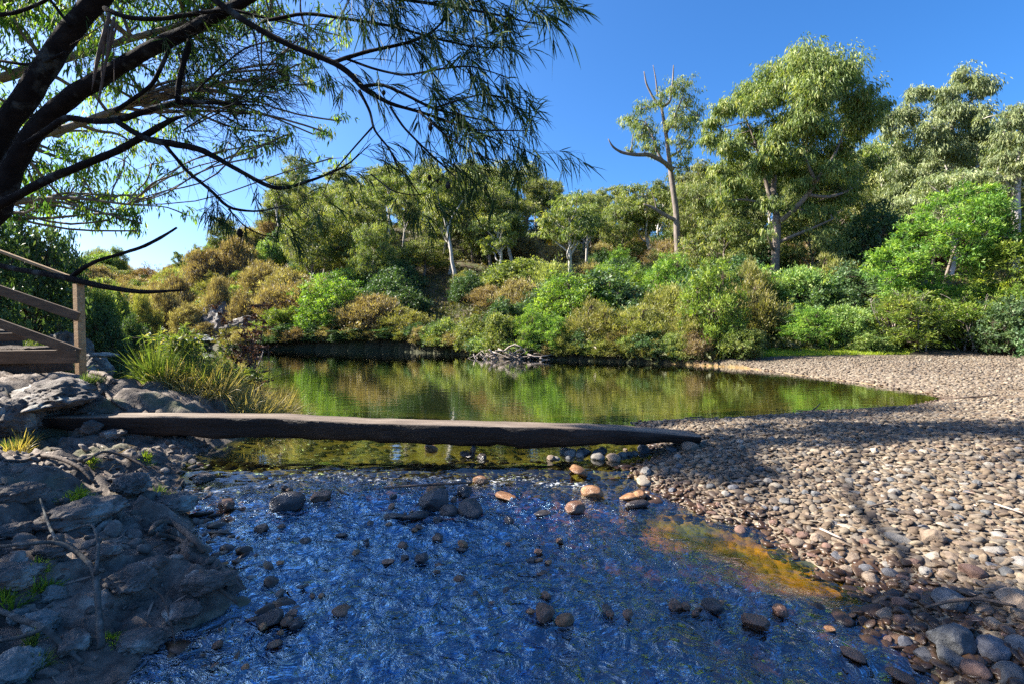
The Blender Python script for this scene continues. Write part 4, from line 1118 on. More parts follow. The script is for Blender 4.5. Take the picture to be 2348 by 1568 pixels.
# ---- named bushes of the far shore: kind, px centre, px width, top row, base row, distance
NB = [
 ('wattle', 760, 150, 618, 800, 39.5, 'big rounded green wattle, tallest bush on the shaded left shore'),
 ('wattle', 640, 115, 698, 803, 37, 'light green bush at the water left of the big rounded wattle'),
 ('scrub', 850, 150, 668, 800, 38.5, 'grey brown tea tree with flat pale top right of the big wattle'),
 ('olive', 930, 130, 700, 806, 38, 'dull olive bush in shade between pale topped tea tree and bright bush'),
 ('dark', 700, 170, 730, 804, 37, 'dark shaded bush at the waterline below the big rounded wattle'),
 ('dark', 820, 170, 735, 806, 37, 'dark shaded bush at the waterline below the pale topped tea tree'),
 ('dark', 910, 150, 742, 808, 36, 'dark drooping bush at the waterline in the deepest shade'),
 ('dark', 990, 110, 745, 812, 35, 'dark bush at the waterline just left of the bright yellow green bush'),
 ('shrub', 1022, 90, 722, 808, 31.5, 'bright yellow green bush overhanging the water, left one of the pair'),
 ('shrub', 1085, 90, 715, 810, 31.5, 'bright yellow green bush overhanging the water, right one of the pair'),
 ('shrub', 1150, 90, 700, 800, 31, 'loose pale green bush behind the driftwood heap'),
 ('wattle', 1215, 80, 690, 800, 30.5, 'narrow upright bright green bush over the driftwood heap'),
 ('wattle', 1265, 90, 710, 800, 30, 'bright green bush at the right end of the driftwood heap'),
 ('dark', 1110, 90, 760, 815, 31, 'small dark bush at the water left of the driftwood heap'),
 ('scrub', 1125, 95, 648, 740, 37, 'round dark brown heath bush above the pair of bright bushes'),
 ('olive', 1255, 135, 600, 725, 37, 'large round tan bush in the centre of the hillside foot'),
 ('wattle', 1385, 130, 592, 760, 32, 'tall green wattle left of the dead topped gum'),
 ('wattle', 1450, 100, 600, 770, 33, 'green wattle with drooping top next to the tall green wattle'),
 ('olive', 1365, 150, 680, 815, 28.5, 'olive tangle of bush at the water right of the driftwood'),
 ('olive', 1470, 150, 690, 815, 27, 'olive brown bush at the water below the dead topped gum'),
 ('scrub', 1430, 110, 740, 826, 26, 'low brown bush at the waterline left of the yellow grass mounds'),
 ('wattle', 1530, 120, 560, 740, 31, 'soft green wattle at the foot of the dead topped gum'),
 ('wattle', 1630, 150, 562, 800, 27.5, 'brightest green pointed wattle left of the big gum trunk'),
 ('olive', 1590, 120, 690, 810, 26, 'brown green bush below the brightest pointed wattle'),
 ('shrub', 1450, 60, 760, 828, 25, 'small bright bush with arching shoots at the waterline'),
 ('olive', 1710, 120, 590, 760, 28.5, 'green brown bush just behind the big gum trunk'),
 ('shrub', 1840, 140, 585, 720, 28, 'mid green bush right of the big gum trunk'),
 ('dark', 1780, 150, 690, 820, 27, 'dark undergrowth bush at the foot of the big gum'),
 ('dark', 1900, 140, 640, 800, 27, 'dark green bush behind the bright bushes of the gravel edge'),
 ('shrub', 1700, 100, 740, 826, 24.5, 'dull green bush over the yellow grass mounds'),
 ('wattle', 1865, 130, 690, 808, 22.6, 'bright yellow green bush at the back edge of the gravel'),
 ('shrub', 1945, 110, 680, 806, 22.5, 'pale grey green bush right of the bright one at the gravel edge'),
 ('wattle', 2060, 190, 655, 806, 22.2, 'spreading green bush with bare stems under the huge wattle'),
 ('shrub', 1985, 100, 745, 812, 21.6, 'low twiggy bush at the gravel edge below the pale grey green one'),
 ('wattle', 2190, 170, 650, 790, 22.6, 'green bush between the bare stems under the huge wattle'),
 ('wattle', 2310, 150, 640, 790, 22.0, 'green bush at the right edge of the picture above the gravel'),
 ('dark', 2240, 220, 690, 800, 25.5, 'dark bush deep in shade behind the bare stems at right'),
 ('dark', 2120, 190, 700, 800, 25.5, 'dark bush in shade behind the spreading green bush'),
 ('dark', 2010, 170, 640, 800, 27, 'dark green bush in the gap left of the huge wattle'),
 ('yellow', 1266, 34, 545, 600, 55, 'conical yellow orange shrub near the top of the hill'),
 ('shrub', 1125, 120, 500, 660, 52, 'dense round green tree right of the white trunked gum'),
 ('gum', 975, 110, 540, 700, 46, 'pale green gum with bare lower trunk left of the white trunk'),
 ('gum', 930, 90, 560, 680, 50, 'small gum left of the pale green gum on the mid slope'),
 ('slim', 690, 70, 345, 560, 78, 'tall thin pointed gum standing highest on the left ridge'),
 ('slim', 745, 60, 410, 560, 80, 'thin gum right of the highest one on the left ridge'),
 ('slim', 785, 60, 420, 560, 82, 'second thin gum right of the highest ridge gum'),
 ('slim', 838, 66, 415, 550, 80, 'thin gum half way along the left ridge'),
 ('slim', 655, 60, 440, 570, 78, 'thin gum left of the highest one on the left ridge'),
 ('gum', 520, 62, 488, 560, 66, 'small leafy gum at the left end of the ridge'),
 ('shrub', 450, 34, 556, 600, 70, 'little green tree on the skyline above the cliff'),
 ('slim', 408, 26, 572, 620, 75, 'tiny dark tree on the skyline left of the cliff'),
 ('bare', 345, 50, 595, 650, 80, 'small leafless tree at the low gap in the skyline'),
 ('bare', 1340, 90, 500, 615, 60, 'leafless grey tree leaning right on the central ridge'),
 ('slim', 1380, 56, 438, 600, 66, 'gum with a tufted top right of the leaning leafless tree'),
 ('greygum', 1455, 70, 452, 600, 66, 'hazy grey gum on the ridge left of the dead topped gum'),
 ('slim', 1250, 50, 480, 590, 76, 'thin gum with a tufted top on the low part of the ridge'),
 ('slim', 1205, 50, 495, 590, 76, 'thin gum left of the tufted one on the low part of the ridge'),
 ('gum', 1180, 60, 500, 590, 74, 'bushy gum on the ridge right of the dense round tree'),
 ('gum', 1590, 110, 395, 590, 45, 'yellowish gum crown between the dead topped gum and the big gum'),
 ('gum', 1660, 150, 480, 640, 36, 'pale green gum crown low behind the big gum trunk'),
 ('dark', 1990, 170, 460, 680, 36, 'dark evergreen in shade right of the big gum'),
 ('greygum', 2180, 200, 360, 640, 38, 'grey green gum behind the top of the huge wattle'),
 ('gum', 1920, 150, 400, 640, 40, 'shaded gum crown low right behind the big gum'),
 ('wattle', 1425, 70, 560, 640, 45, 'small green bush above the tall green wattle'),
 # left side
 ('dark', 60, 190, 470, 720, 17, 'dark leafy thicket on the left slope above the steps'),
 ('dark', -60, 200, 420, 720, 14, 'dark thicket at the left picture edge above the handrail'),
 ('dark', 150, 110, 520, 700, 20, 'dark tree with open twigs at the end of the left slope'),
 ('olive', 140, 80, 560, 700, 24, 'olive bush behind the handrail at left'),
 ('shrub', 225, 90, 625, 800, 24, 'light green bush behind the stair post'),
 ('dark', 245, 90, 690, 812, 20, 'dark bush hanging over the water right of the stair post'),
 ('dark', 300, 80, 715, 808, 26, 'dark bush at the far left arm of the pool'),
 ('shrub', 270, 70, 640, 770, 34, 'pale green bush at the back of the left arm of the pool'),
 ('olive', 330, 70, 670, 790, 38, 'olive bush below the low gap in the skyline'),
 ('gum', 240, 70, 602, 680, 70, 'round distant tree at the left of the skyline gap'),
 ('gum', 295, 60, 618, 680, 85, 'distant tree in the middle of the skyline gap'),
 ('shrub', 330, 60, 628, 690, 75, 'distant green bush at the right of the skyline gap'),
 ('scrub', 400, 100, 620, 700, 46, 'russet heath bush on the slope left of the cliff face'),
 ('scrub', 470, 90, 560, 640, 55, 'russet heath bush on the skyline above the cliff face'),
 ('scrub', 540, 100, 540, 630, 56, 'russet heath bush right of the blue grey knob of rock'),
 ('scrub', 600, 90, 600, 690, 47, 'brown heath bush right above the cliff face'),
 ('scrub', 380, 80, 650, 740, 42, 'straw coloured bush low on the slope left of the cliff'),
 ('olive', 600, 90, 690, 760, 41, 'olive bush at the right foot of the cliff face'),
 ('scrub', 660, 110, 610, 700, 45, 'orange brown heath bush behind the light green bush at the water'),
]
occ = []
NB += [('scrub', 470, 60, 735, 790, 39.4, 'straw scrub in front of the cliff face foot'), ('olive', 540, 60, 740, 794, 37.6, 'olive scrub at the water below the brown rock wall'), ('scrub', 430, 70, 690, 760, 40, 'russet scrub between the cliff face and the weathered outcrop'), ('scrub', 560, 70, 660, 730, 40, 'brown scrub on top of the brown rock wall'), ('dark', 350, 50, 760, 798, 40.6, 'dark scrub beside the small outcrop on the far left shore'), ('scrub', 500, 60, 625, 690, 41, 'russet scrub directly over the cliff face')]
SPX = [p[0] for p in px_pool[::-1]][:12]; SPY = [onwater(*p)[1] for p in px_pool[::-1]][:12]
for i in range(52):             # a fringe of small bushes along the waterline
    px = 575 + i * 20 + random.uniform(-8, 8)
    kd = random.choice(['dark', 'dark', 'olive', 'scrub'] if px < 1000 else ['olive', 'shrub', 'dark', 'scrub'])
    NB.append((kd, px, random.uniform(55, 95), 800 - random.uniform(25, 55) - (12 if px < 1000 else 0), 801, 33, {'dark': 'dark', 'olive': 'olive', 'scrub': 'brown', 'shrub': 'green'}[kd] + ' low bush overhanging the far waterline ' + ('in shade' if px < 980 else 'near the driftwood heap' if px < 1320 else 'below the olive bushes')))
for kd, px, wpx, top, base, Y, lb in NB:
    if base >= 795 and 560 < px < 1720 and Y < 42 and kd not in ('gum',):
        Y0 = Y; Y = float(np.interp(px, SPX, SPY)) + .05 + (.16 if wpx < 100 else .28) * wpx * Y0 / F + (0 if wpx < 100 else .4)
    b = at(px, base, Y); t_ = at(px, top, Y)
    g_ = gz(b[0], Y)
    zb = min(b[2], g_) if Y > 30 or kd in ('gum', 'slim', 'greygum') else g_
    zb = g_ if abs(b[2] - g_) < 3.5 or g_ < b[2] else b[2] - .3
    h = max(t_[2] - zb, .8); w = wpx * Y / F
    plant(kd, b[0], Y, zb - .08, h, w * 1.08, lb)
    occ.append((b[0], Y, w))
random.seed(33)
# ---- the rest of the hillside, every plant its own thing
def landmark(px):
    for lim, s in ((330, 'by the skyline gap'), (560, 'near the cliff face'), (720, 'behind the big rounded wattle'), (880, 'above the shaded shore'),
                   (1030, 'left of the white trunked gum'), (1170, 'right of the white trunked gum'), (1320, 'around the conical yellow shrub'), (1500, 'left of the dead topped gum'),
                   (1640, 'under the dead topped gum'), (1850, 'behind the big gum'), (2060, 'right of the big gum'), (9999, 'behind the huge wattle')):
        if px < lim: return s
KD = {'wattle': 'green wattle bush', 'shrub': 'leafy green bush', 'scrub': 'brown heath bush', 'olive': 'olive bush', 'dark': 'dark bush',
      'gum': 'olive gum tree', 'slim': 'slender pale stemmed gum', 'greygum': 'grey green gum tree', 'bare': 'leafless tree'}
cnt = 0; tries = 0
while cnt < 350 and tries < 16000:
    tries += 1
    px = random.uniform(215, 2420); v = random.random() ** .8
    u = (px - 1174) / F
    yb = float(np.interp(u, UB, YB))
    Y = yb + 2.0 + v * 52; x = u * Y
    if float(sdist(np.array([x]), np.array([Y]))[0]) < .8: continue
    z = gz(x, Y)
    lim = 2.4 + Y * .012
    if 985 < px < 1065 and Y < 44: continue
    if px > 1760 and v < .32: continue
    notree = 1490 < px < 1830 and v < .42
    if any((x - a) ** 2 + ((Y - b_) * .8) ** 2 < (lim + .12 * c) ** 2 * .30 for a, b_, c in occ): continue
    f = random.random()
    if px < 640: kd = 'scrub' if f < .6 else 'olive' if f < .8 else 'shrub' if f < .92 else 'gum'
    elif v > .72: kd = 'slim' if f < .46 else 'gum' if f < .80 else 'greygum' if f < .88 else 'olive'
    elif v > .3: kd = 'slim' if f < .16 else 'gum' if f < .50 else 'olive' if f < .56 else 'scrub' if f < .68 else 'shrub' if f < .78 else 'dark' if f < .88 else 'slim'
    elif v > .14 and 640 < px < 1320: kd = 'slim' if f < .2 else 'gum' if f < .55 else 'olive' if f < .7 else 'dark' if f < .85 else 'shrub'
    else: kd = 'dark' if f < .36 else 'olive' if f < .56 else 'shrub' if f < .66 else 'wattle' if f < .74 else 'scrub' if f < .9 else 'gum'
    if 1160 < px < 1540 and v > .3: kd = random.choice(['scrub', 'scrub', 'olive', 'gum', 'gum', 'slim', 'dark'])
    if notree and kd in ('gum', 'slim', 'greygum'): kd = 'olive'
    if kd in ('gum', 'slim', 'greygum'):
        h = random.uniform(5.5, 9.5) * (1.1 if v > .7 else 1) * (1.25 if px > 1560 and v > .5 else 1); w = h * random.uniform(.42, .66)
        if px < 640: h *= .6; w *= .6
    else:
        h = random.uniform(2.0, 3.8); w = h * random.uniform(1.1, 1.5)
    t_pos = 'on ridge' if v > .72 else 'on upper slope' if v > .48 else 'on mid slope' if v > .22 else 'on lower slope'
    sz = 'tall' if h > (7 if kd in ('gum', 'slim', 'greygum') else 3.1) else 'low'
    plant(kd, x, Y, z - .1, h, w, f'{sz} {KD[kd]} {t_pos} {landmark(px)}', 'trees and bushes of the far hillside')
    occ.append((x, Y, w)); cnt += 1
random.seed(44)
# left slope thickets
cnt = 0; tries = 0
while cnt < 26 and tries < 600:
    tries += 1
    Y = random.uniform(11, 34); u = random.uniform(-1.25, -.82)
    if Y < 14 and u > -1.05: continue; x = u * Y
    if float(sdist(np.array([x]), np.array([Y]))[0]) < 2.2: continue
    if any((x - a) ** 2 + (Y - b_) ** 2 < 3.2 for a, b_, c in occ): continue
    kd = random.choice(['dark', 'dark', 'olive', 'dark', 'shrub', 'gum' if Y > 16 else 'dark'])
    h = random.uniform(2.2, 3.6) if kd != 'gum' else random.uniform(5, 7); w = h * (1.2 if kd != 'gum' else .6)
    plant(kd, x, Y, gz(x, Y) - .1, h, w, f'{KD[kd]} {"low on" if gz(x, Y) < 2.5 else "high on"} the left slope {"near the steps" if Y < 16 else "beyond the rough rock face" if Y < 25 else "by the far pool arm"}', 'thicket on the left slope')
    occ.append((x, Y, w)); cnt += 1
random.seed(55); rng = np.random.default_rng(55)
# ================================================================== HERO TREES, each drawn from its own limbs and leaf masses
def hero(name, label, Y, conv, limbs, clumps, sty, leafm, barkm, dens, ls=1.0, group=None, limbdens=True, yspread=1.0):
    """conv maps drawing units to picture px; limbs = [(pts, radii px)], clumps = [(x, y, rx, ry, depth)] with depth in crown radii"""
    tb, cb = MB(), MB(); s = Y / F
    allp = []
    for i, (pts, rad) in enumerate(limbs):
        P_ = []
        for j, p in enumerate(pts):
            px, py = conv(p[0], p[1]); dy = p[2] if len(p) > 2 else 0.0
            q = at(px, py, Y); q[1] += dy; P_.append(q)
        Q, rr = limb(tb, P_, [r * s for r in rad], 9, None, .06, i)
        allp += list(zip(Q, rr))
    base = np.array(allp[0][0])
    AP = np.array([a for a, _ in allp]); AR = np.array([r for _, r in allp])
    for i, c in enumerate(clumps):
        px, py = conv(c[0], c[1]); dy = (c[4] if len(c) > 4 else rng.uniform(-1, 1)) * yspread
        q = at(px, py, Y); q[1] += dy
        k = c[5] if len(c) > 5 else 1.0
        e0 = conv(0, 0); e1 = conv(c[2], c[3]); rx = (e1[0] - e0[0]) * s; rz = (e1[1] - e0[1]) * s
        rad = np.array([rx, (rx + rz) * .5, rz])
        n_ = int(dens * k * rx * rz * 4)
        low = AP[:, 2] < q[2] + rz * .4
        dd = np.linalg.norm(AP - q, axis=1) + np.where(low, 0, 50)
        j = int(np.argmin(dd))
        rt = q - np.array([0, 0, rz * .35])
        if dd[j] < 40: limb_between(tb, AP[j], rt, min(AR[j] * .6, .05 + rx * .03), .02, -.04, i)
        clump(cb, tb, q, rad, max(n_, 60), sty, ls, rt, .35)
    return assemble(name, label, 'tree', base, tb, cb, M[barkm], M[leafm], group)
z3 = lambda x, y: (1320.7 + x * .4804, 78 + y * .4804)
z3o = lambda x, y: (1320.7 + x * .4804, 78 + y * .4804)
class ZC:
    pass
idc = lambda x, y: (x, y)
# dead topped gum
hero('dead_topped_gum', 'tall leaning gum with bare dead branches above its crown, left of the big gum', 38, z3,
 [([(500, 1330), (497, 1150), (480, 950), (482, 860), (462, 740), (448, 620), (430, 480), (408, 350)], [9, 8.2, 7.2, 6.8, 5.8, 5.2, 4, 3]),
  ([(408, 350), (370, 310), (335, 240), (325, 180)], [3.4, 2.6, 2, 1]), ([(408, 350), (450, 330), (462, 230), (466, 150)], [3.4, 2.6, 2.2, 1]),
  ([(390, 300), (380, 210), (368, 150)], [2, 1.4, .6]), ([(450, 660, -.5), (400, 632, -1), (320, 608, -1.5), (260, 622, -2), (190, 612, -2), (145, 590, -2.2), (126, 556, -2.3)], [5.5, 5, 4.4, 4, 3, 2.2, .8]),
  ([(230, 612, -2), (238, 570, -2), (240, 530, -2)], [2, 1.3, .6]), ([(480, 890), (440, 875), (400, 850), (350, 822), (322, 814)], [5, 4.5, 4, 3, 1.5]),
  ([(385, 842), (375, 790), (360, 758)], [2, 1.2, .6]), ([(440, 640), (400, 590), (370, 500), (330, 420)], [4, 3.2, 2.4, 1.5]),
  ([(430, 480), (470, 400), (510, 300)], [3, 2.2, 1.2]), ([(445, 590), (500, 560), (550, 480)], [3, 2.2, 1.2]), ([(355, 600, -1.6), (350, 560, -1.5), (340, 500, -1)], [2.4, 1.8, 1])],
 [(510, 250, 42, 55, 0), (545, 310, 50, 60, .6), (455, 270, 40, 50, -.5), (590, 370, 42, 50, .3), (500, 360, 60, 50, 1.2), (390, 330, 50, 45, -.6),
  (320, 340, 48, 38, .4), (260, 390, 42, 34, 0), (320, 420, 60, 45, .8), (250, 440, 34, 30, -.4), (300, 490, 46, 36, -1), (380, 450, 50, 50, .9), (460, 450, 56, 50, -.8),
  (540, 430, 56, 48, 0), (560, 500, 34, 40, .5), (470, 540, 46, 42, -1), (390, 530, 44, 40, 1), (530, 570, 40, 36, .6), (345, 560, 46, 30, -1.5), (500, 630, 36, 26, 0), (240, 590, 30, 20, -2), (300, 575, 30, 20, -2), (540, 620, 24, 22, .3, .7)],
 'gum', 'gum', 'bark', 230, .62)
# the big gum
hero('big_gum', 'biggest gum tree with a great domed crown and a single straight grey trunk', 34, z3,
 [([(942, 1290), (948, 1130), (954, 1030), (957, 930), (958, 870)], [11, 9.5, 9, 9.5, 8.5]),
  ([(958, 870), (930, 800), (905, 700), (880, 600), (850, 500), (800, 380)], [6, 5, 4.2, 3.4, 2.2, 1.2]),
  ([(960, 900, -.5), (1000, 860, -1), (1045, 790, -1.6), (1060, 745, -2), (1110, 680, -2), (1165, 610, -1.6), (1230, 500, -1)], [6, 5.4, 4.8, 4.4, 3.6, 2.6, 1.5]),
  ([(1060, 750, -2), (1020, 690, -2.2), (1005, 620, -2)], [4, 3, 2]), ([(958, 880), (975, 760, 1), (1010, 600, 1.5), (1040, 450, 1.5), (1080, 300, 1), (1120, 180, .5)], [7, 6.5, 5.5, 4, 2.6, 1.4]),
  ([(958, 1000), (1010, 975, -.5), (1080, 945, -1), (1160, 905, -1.5)], [4.5, 4, 3, 1.8]), ([(950, 1040), (915, 1020, -.5), (880, 975, -1)], [4, 3.4, 2]),
  ([(940, 850), (890, 810), (800, 790), (700, 800)], [4.5, 3.6, 2.6, 1.2]), ([(1045, 800, -1.6), (1150, 800, -1), (1280, 760, 0), (1400, 700, 1)], [4, 3.4, 2.6, 1.5])],
 [(1130, 140, 85, 60, 0), (1215, 130, 70, 55, .8), (1040, 150, 80, 50, -1), (950, 180, 70, 55, 0), (1290, 190, 65, 60, .5), (880, 230, 62, 50, 1), (1010, 250, 95, 75, -1.8),
  (1130, 260, 95, 80, -2), (1230, 260, 80, 70, 1.5), (820, 290, 60, 50, 0), (900, 320, 80, 65, -1), (750, 330, 55, 45, .6), (690, 380, 55, 42, -.5), (790, 400, 70, 50, -1.5),
  (1000, 380, 95, 75, -2.6), (1120, 390, 95, 75, 1), (1230, 370, 80, 60, -2), (1330, 340, 65, 50, 0), (1400, 350, 62, 50, .8), (1450, 340, 40, 40, 0), (1380, 420, 70, 50, 1), (1290, 450, 80, 60, -1.5),
  (640, 430, 48, 36, 0), (700, 470, 55, 34, .8), (880, 450, 75, 55, 1), (620, 520, 46, 34, -.4), (690, 560, 60, 40, -1), (780, 540, 60, 45, .6), (870, 560, 60, 50, -2), (960, 500, 80, 60, -2.6),
  (1070, 510, 80, 60, -2), (1180, 520, 85, 60, 1.6), (1290, 540, 75, 55, .6), (1000, 610, 60, 44, 1), (760, 640, 62, 42, 1), (690, 650, 44, 30, 0), (840, 660, 60, 40, -1), (740, 720, 66, 36, 0), (830, 740, 70, 36, 1),
  (1100, 620, 70, 44, 1.6), (1210, 630, 85, 50, .8), (1320, 620, 85, 50, 1.4), (1420, 600, 75, 46, 1.8), (1490, 580, 50, 34, 1), (1280, 700, 90, 45, .6), (1170, 700, 70, 40, 1.5), (1380, 690, 80, 45, 1.6), (1240, 780, 80, 34, .5), (1140, 790, 60, 30, .8), (1330, 760, 60, 36, 1),
  (1100, 700, 60, 34, -2.4, .6), (1000, 750, 50, 30, -1.8, .6), (880, 830, 60, 30, -1, .6), (1050, 860, 60, 28, -1, .5), (860, 620, 60, 44, -1.8), (960, 640, 60, 40, -2.2, .7), (1200, 700, 60, 36, -1.6, .7), (920, 780, 40, 26, 1, .5), (1080, 830, 70, 26, .4, .7), (1180, 860, 50, 24, -.6, .7), (700, 790, 50, 26, 0, .7), (1000, 910, 50, 26, .6, .6), (880, 950, 40, 24, -1, .6), (1010, 430, 90, 60, 0)],
 'gum', 'gum', 'bark', 620, .7, yspread=1.2)
# gums right of it
hero('ridge_gum', 'grey green gum with a high tufted top standing right of the big gum', 42, z3,
 [([(1780, 1250), (1778, 1000), (1785, 800), (1780, 640), (1790, 480), (1800, 380), (1830, 260)], [13, 11, 10, 8, 6, 4.5, 2]),
  ([(1785, 760), (1850, 700), (1920, 630)], [6, 4.6, 2.5]), ([(1780, 620), (1700, 540), (1620, 460), (1560, 420)], [5.5, 4.5, 3, 1.5]), ([(1800, 400), (1870, 330), (1950, 280)], [4, 3, 1.4]), ([(1782, 700), (1690, 680), (1600, 640)], [5, 3.6, 2])],
 [(1850, 195, 50, 36, 0), (1900, 210, 48, 32, .5), (1950, 260, 44, 34, 0), (1880, 270, 60, 44, -.8), (1790, 270, 50, 36, 0), (1690, 265, 42, 28, .4), (1640, 270, 44, 30, 0), (1600, 300, 36, 24, 0), (1720, 310, 60, 38, -.8),
  (1820, 330, 70, 44, .8), (1560, 380, 56, 36, 0), (1490, 400, 44, 40, 0), (1630, 380, 60, 40, .8), (1730, 400, 70, 46, -1), (1840, 410, 75, 48, -1), (1930, 400, 60, 40, .8), (1520, 460, 60, 40, 0), (1620, 480, 66, 44, -1), (1740, 500, 78, 50, 0), (1860, 500, 78, 50, -1),
  (1960, 480, 60, 44, .5), (1560, 560, 60, 42, 0), (1660, 580, 70, 44, -1), (1770, 590, 76, 46, -1), (1880, 600, 76, 46, .5), (1540, 650, 60, 40, 0), (1640, 670, 66, 40, -.8), (1740, 690, 66, 40, 0), (1560, 740, 66, 40, 0), (1660, 760, 60, 40, -.5), (1510, 780, 50, 36, 0)],
 'gum', 'gumgrey', 'barkpale', 430, .8, yspread=1.3)
hero('edge_gum', 'blue green gum crown cut off by the right picture edge', 37, z3,
 [([(2095, 1150), (2100, 900), (2098, 780), (2110, 640), (2130, 480), (2160, 360)], [10, 8.5, 8, 6.5, 4.5, 2.5]), ([(2098, 780), (2060, 720), (2010, 660)], [5, 3.6, 2])],
 [(2110, 370, 50, 36, 0), (2170, 380, 60, 44, .5), (2060, 420, 48, 36, 0), (2140, 440, 70, 46, -.6), (2230, 440, 70, 50, 0), (2040, 500, 55, 40, 0), (2120, 530, 70, 46, -.8), (2210, 540, 70, 50, .5), (2030, 590, 56, 40, 0), (2110, 620, 66, 42, -.8), (2200, 640, 70, 46, 0), (2040, 680, 54, 34, 0), (2130, 700, 54, 34, .5), (2230, 740, 60, 36, 0), (2010, 370, 36, 22, 1)],
 'gum', 'gumgrey', 'barkpale', 430, .78, yspread=1.2)
# huge bright wattle
hero('huge_wattle', 'huge bright green wattle with layered feathery crown above the gravel at right', 24, z3,
 [([(1735, 1520), (1725, 1420), (1715, 1330), (1708, 1220), (1700, 1120), (1720, 1000), (1760, 900)], [5.5, 5, 4.5, 4, 3.4, 2.6, 1.4]),
  ([(1765, 1500, .5), (1780, 1400, .6), (1795, 1280, .6), (1810, 1150, .5), (1850, 1020, .5), (1900, 900, .4)], [5, 4.4, 4, 3.4, 2.6, 1.4]),
  ([(1725, 1440, -.4), (1690, 1370, -.6), (1680, 1290, -.8)], [3, 2.4, 1.4]), ([(2060, 1500, .4), (2075, 1400, .4), (2080, 1280, .3), (2070, 1150)], [4.6, 4, 3.4, 2]), ([(1710, 1200), (1640, 1120, -.4), (1560, 1080, -.6)], [2.6, 2, 1.2])],
 [(1450, 1180, 60, 34, -.6), (1500, 1230, 70, 34, -.4), (1620, 1230, 80, 34, -.6), (1760, 1250, 80, 34, -.4), (1900, 1230, 80, 34, -.4), (1540, 1130, 70, 36, -1), (1960, 745, 50, 30, 0), (1900, 770, 60, 36, .5), (2000, 780, 50, 34, .3), (1820, 770, 50, 34, -.4), (1740, 800, 52, 34, 0), (1860, 840, 74, 44, -1), (1950, 850, 66, 44, -.6), (1700, 850, 46, 34, .6), (1780, 890, 74, 44, -1), (1660, 910, 50, 34, 0), (1590, 930, 50, 36, 0), (1700, 960, 74, 42, -1.2), (1820, 970, 82, 46, -1.4),
  (1930, 950, 76, 46, -.6), (1570, 1000, 56, 36, .4), (1640, 1030, 70, 38, -1), (1500, 1040, 56, 32, 0), (1440, 1070, 44, 30, 0), (1540, 1090, 70, 34, -.8), (1760, 1070, 82, 40, -1.2), (1880, 1060, 80, 42, -1.2), (1980, 1040, 60, 40, 0), (1470, 1130, 54, 30, .6), (1620, 1140, 60, 30, -.4, .7), (1560, 1170, 70, 28, 0), (1850, 1150, 66, 30, -.6, .7), (1720, 1170, 60, 26, 0, .6)],
 'wattle', 'wattle', 'bark', 1100, .75, yspread=1.0)
hero('right_wattle', 'green wattle overlapping the huge one at the right picture edge', 22.5, z3,
 [([(2015, 1505), (2030, 1400), (2045, 1280), (2070, 1150), (2090, 1040)], [5, 4.4, 3.8, 2.8, 1.5]), ([(2110, 1500), (2100, 1400), (2120, 1250), (2150, 1100)], [4.5, 4, 3.2, 1.8])],
 [(2070, 995, 44, 30, 0), (2120, 1010, 56, 36, 0), (2190, 980, 60, 40, .5), (2020, 1040, 50, 32, -.5), (2100, 1070, 70, 38, -.8), (2200, 1070, 70, 40, 0), (1970, 1100, 54, 32, 0), (2050, 1140, 66, 36, -.8), (2150, 1150, 70, 38, -.6), (1950, 1170, 58, 32, 0), (2030, 1210, 60, 32, -.5), (2130, 1230, 66, 36, 0), (2060, 930, 60, 36, .8), (2150, 900, 60, 40, .9)],
 'wattle', 'wattle', 'bark', 1100, .75)
# bare stems under the wattles
for i, (a, b_, c) in enumerate([(2130, 1480, 'leaning left'), (1890, 1490, 'fanning right'), (1640, 1500, 'with forked twigs'), (1510, 1510, 'low and forked')]):
    px, py = z3(a, b_); Y = 21.4 + i * .15; bb = at(px, py, Y); bb[2] = gz(bb[0], Y)
    tb = MB()
    for j in range(9):
        an = (j - 4) * .16 + random.gauss(0, .08); L_ = random.uniform(.9, 1.9)
        P_ = [bb + np.array([random.gauss(0, .12), random.gauss(0, .15), -.05])]
        for k in range(1, 5): P_.append(P_[-1] + np.array([math.sin(an) * L_ * .3 + random.gauss(0, .04), random.gauss(0, .06), math.cos(an) * L_ * .3])); an *= .9
        limb(tb, P_, [.032, .028, .022, .015, .007], 6, 12, .05, j)
        for k in range(5):
            q0 = P_[random.randint(2, 4)]; limb_between(tb, q0, q0 + np.array([random.gauss(0, .3), random.gauss(0, .2), random.uniform(.1, .45)]), .008, .003, 0, k, 5)
    t_ = thing('bare_shrub', f'bare pale shrub stems {c} at the back edge of gravel', 'bush', bb)
    tb.build('stem', M['drift'], t_, True, bb)
# white trunked gum of the middle hillside; drawn in zoom units of the middle crop
z5 = lambda x, y: (587 + x * .375, 391 + y * .375)
hero('white_gum', 'white trunked forked gum rising from the middle of the hillside', 43, z5,
 [([(1216, 700), (1215, 620), (1198, 560), (1192, 480), (1180, 420), (1165, 340), (1158, 300)], [5, 4.6, 4.2, 3.8, 3.4, 3, 2.6]),
  ([(1165, 350), (1150, 290), (1130, 230), (1100, 130)], [2.6, 2.2, 1.8, 1]), ([(1175, 370), (1195, 290), (1240, 225), (1300, 130)], [2.6, 2.2, 1.8, 1])],
 [(1060, 60, 60, 46, 0), (1130, 40, 70, 46, 0), (1220, 30, 80, 50, .6), (1310, 50, 70, 46, 0), (1360, 90, 46, 36, 0), (1100, 120, 60, 40, -.6), (1200, 110, 80, 46, .6), (1300, 140, 66, 40, -.6), (1050, 160, 46, 34, 0), (1250, 180, 56, 30, 0, .6)],
 'gum', 'gum', 'barkpale', 200, .9)
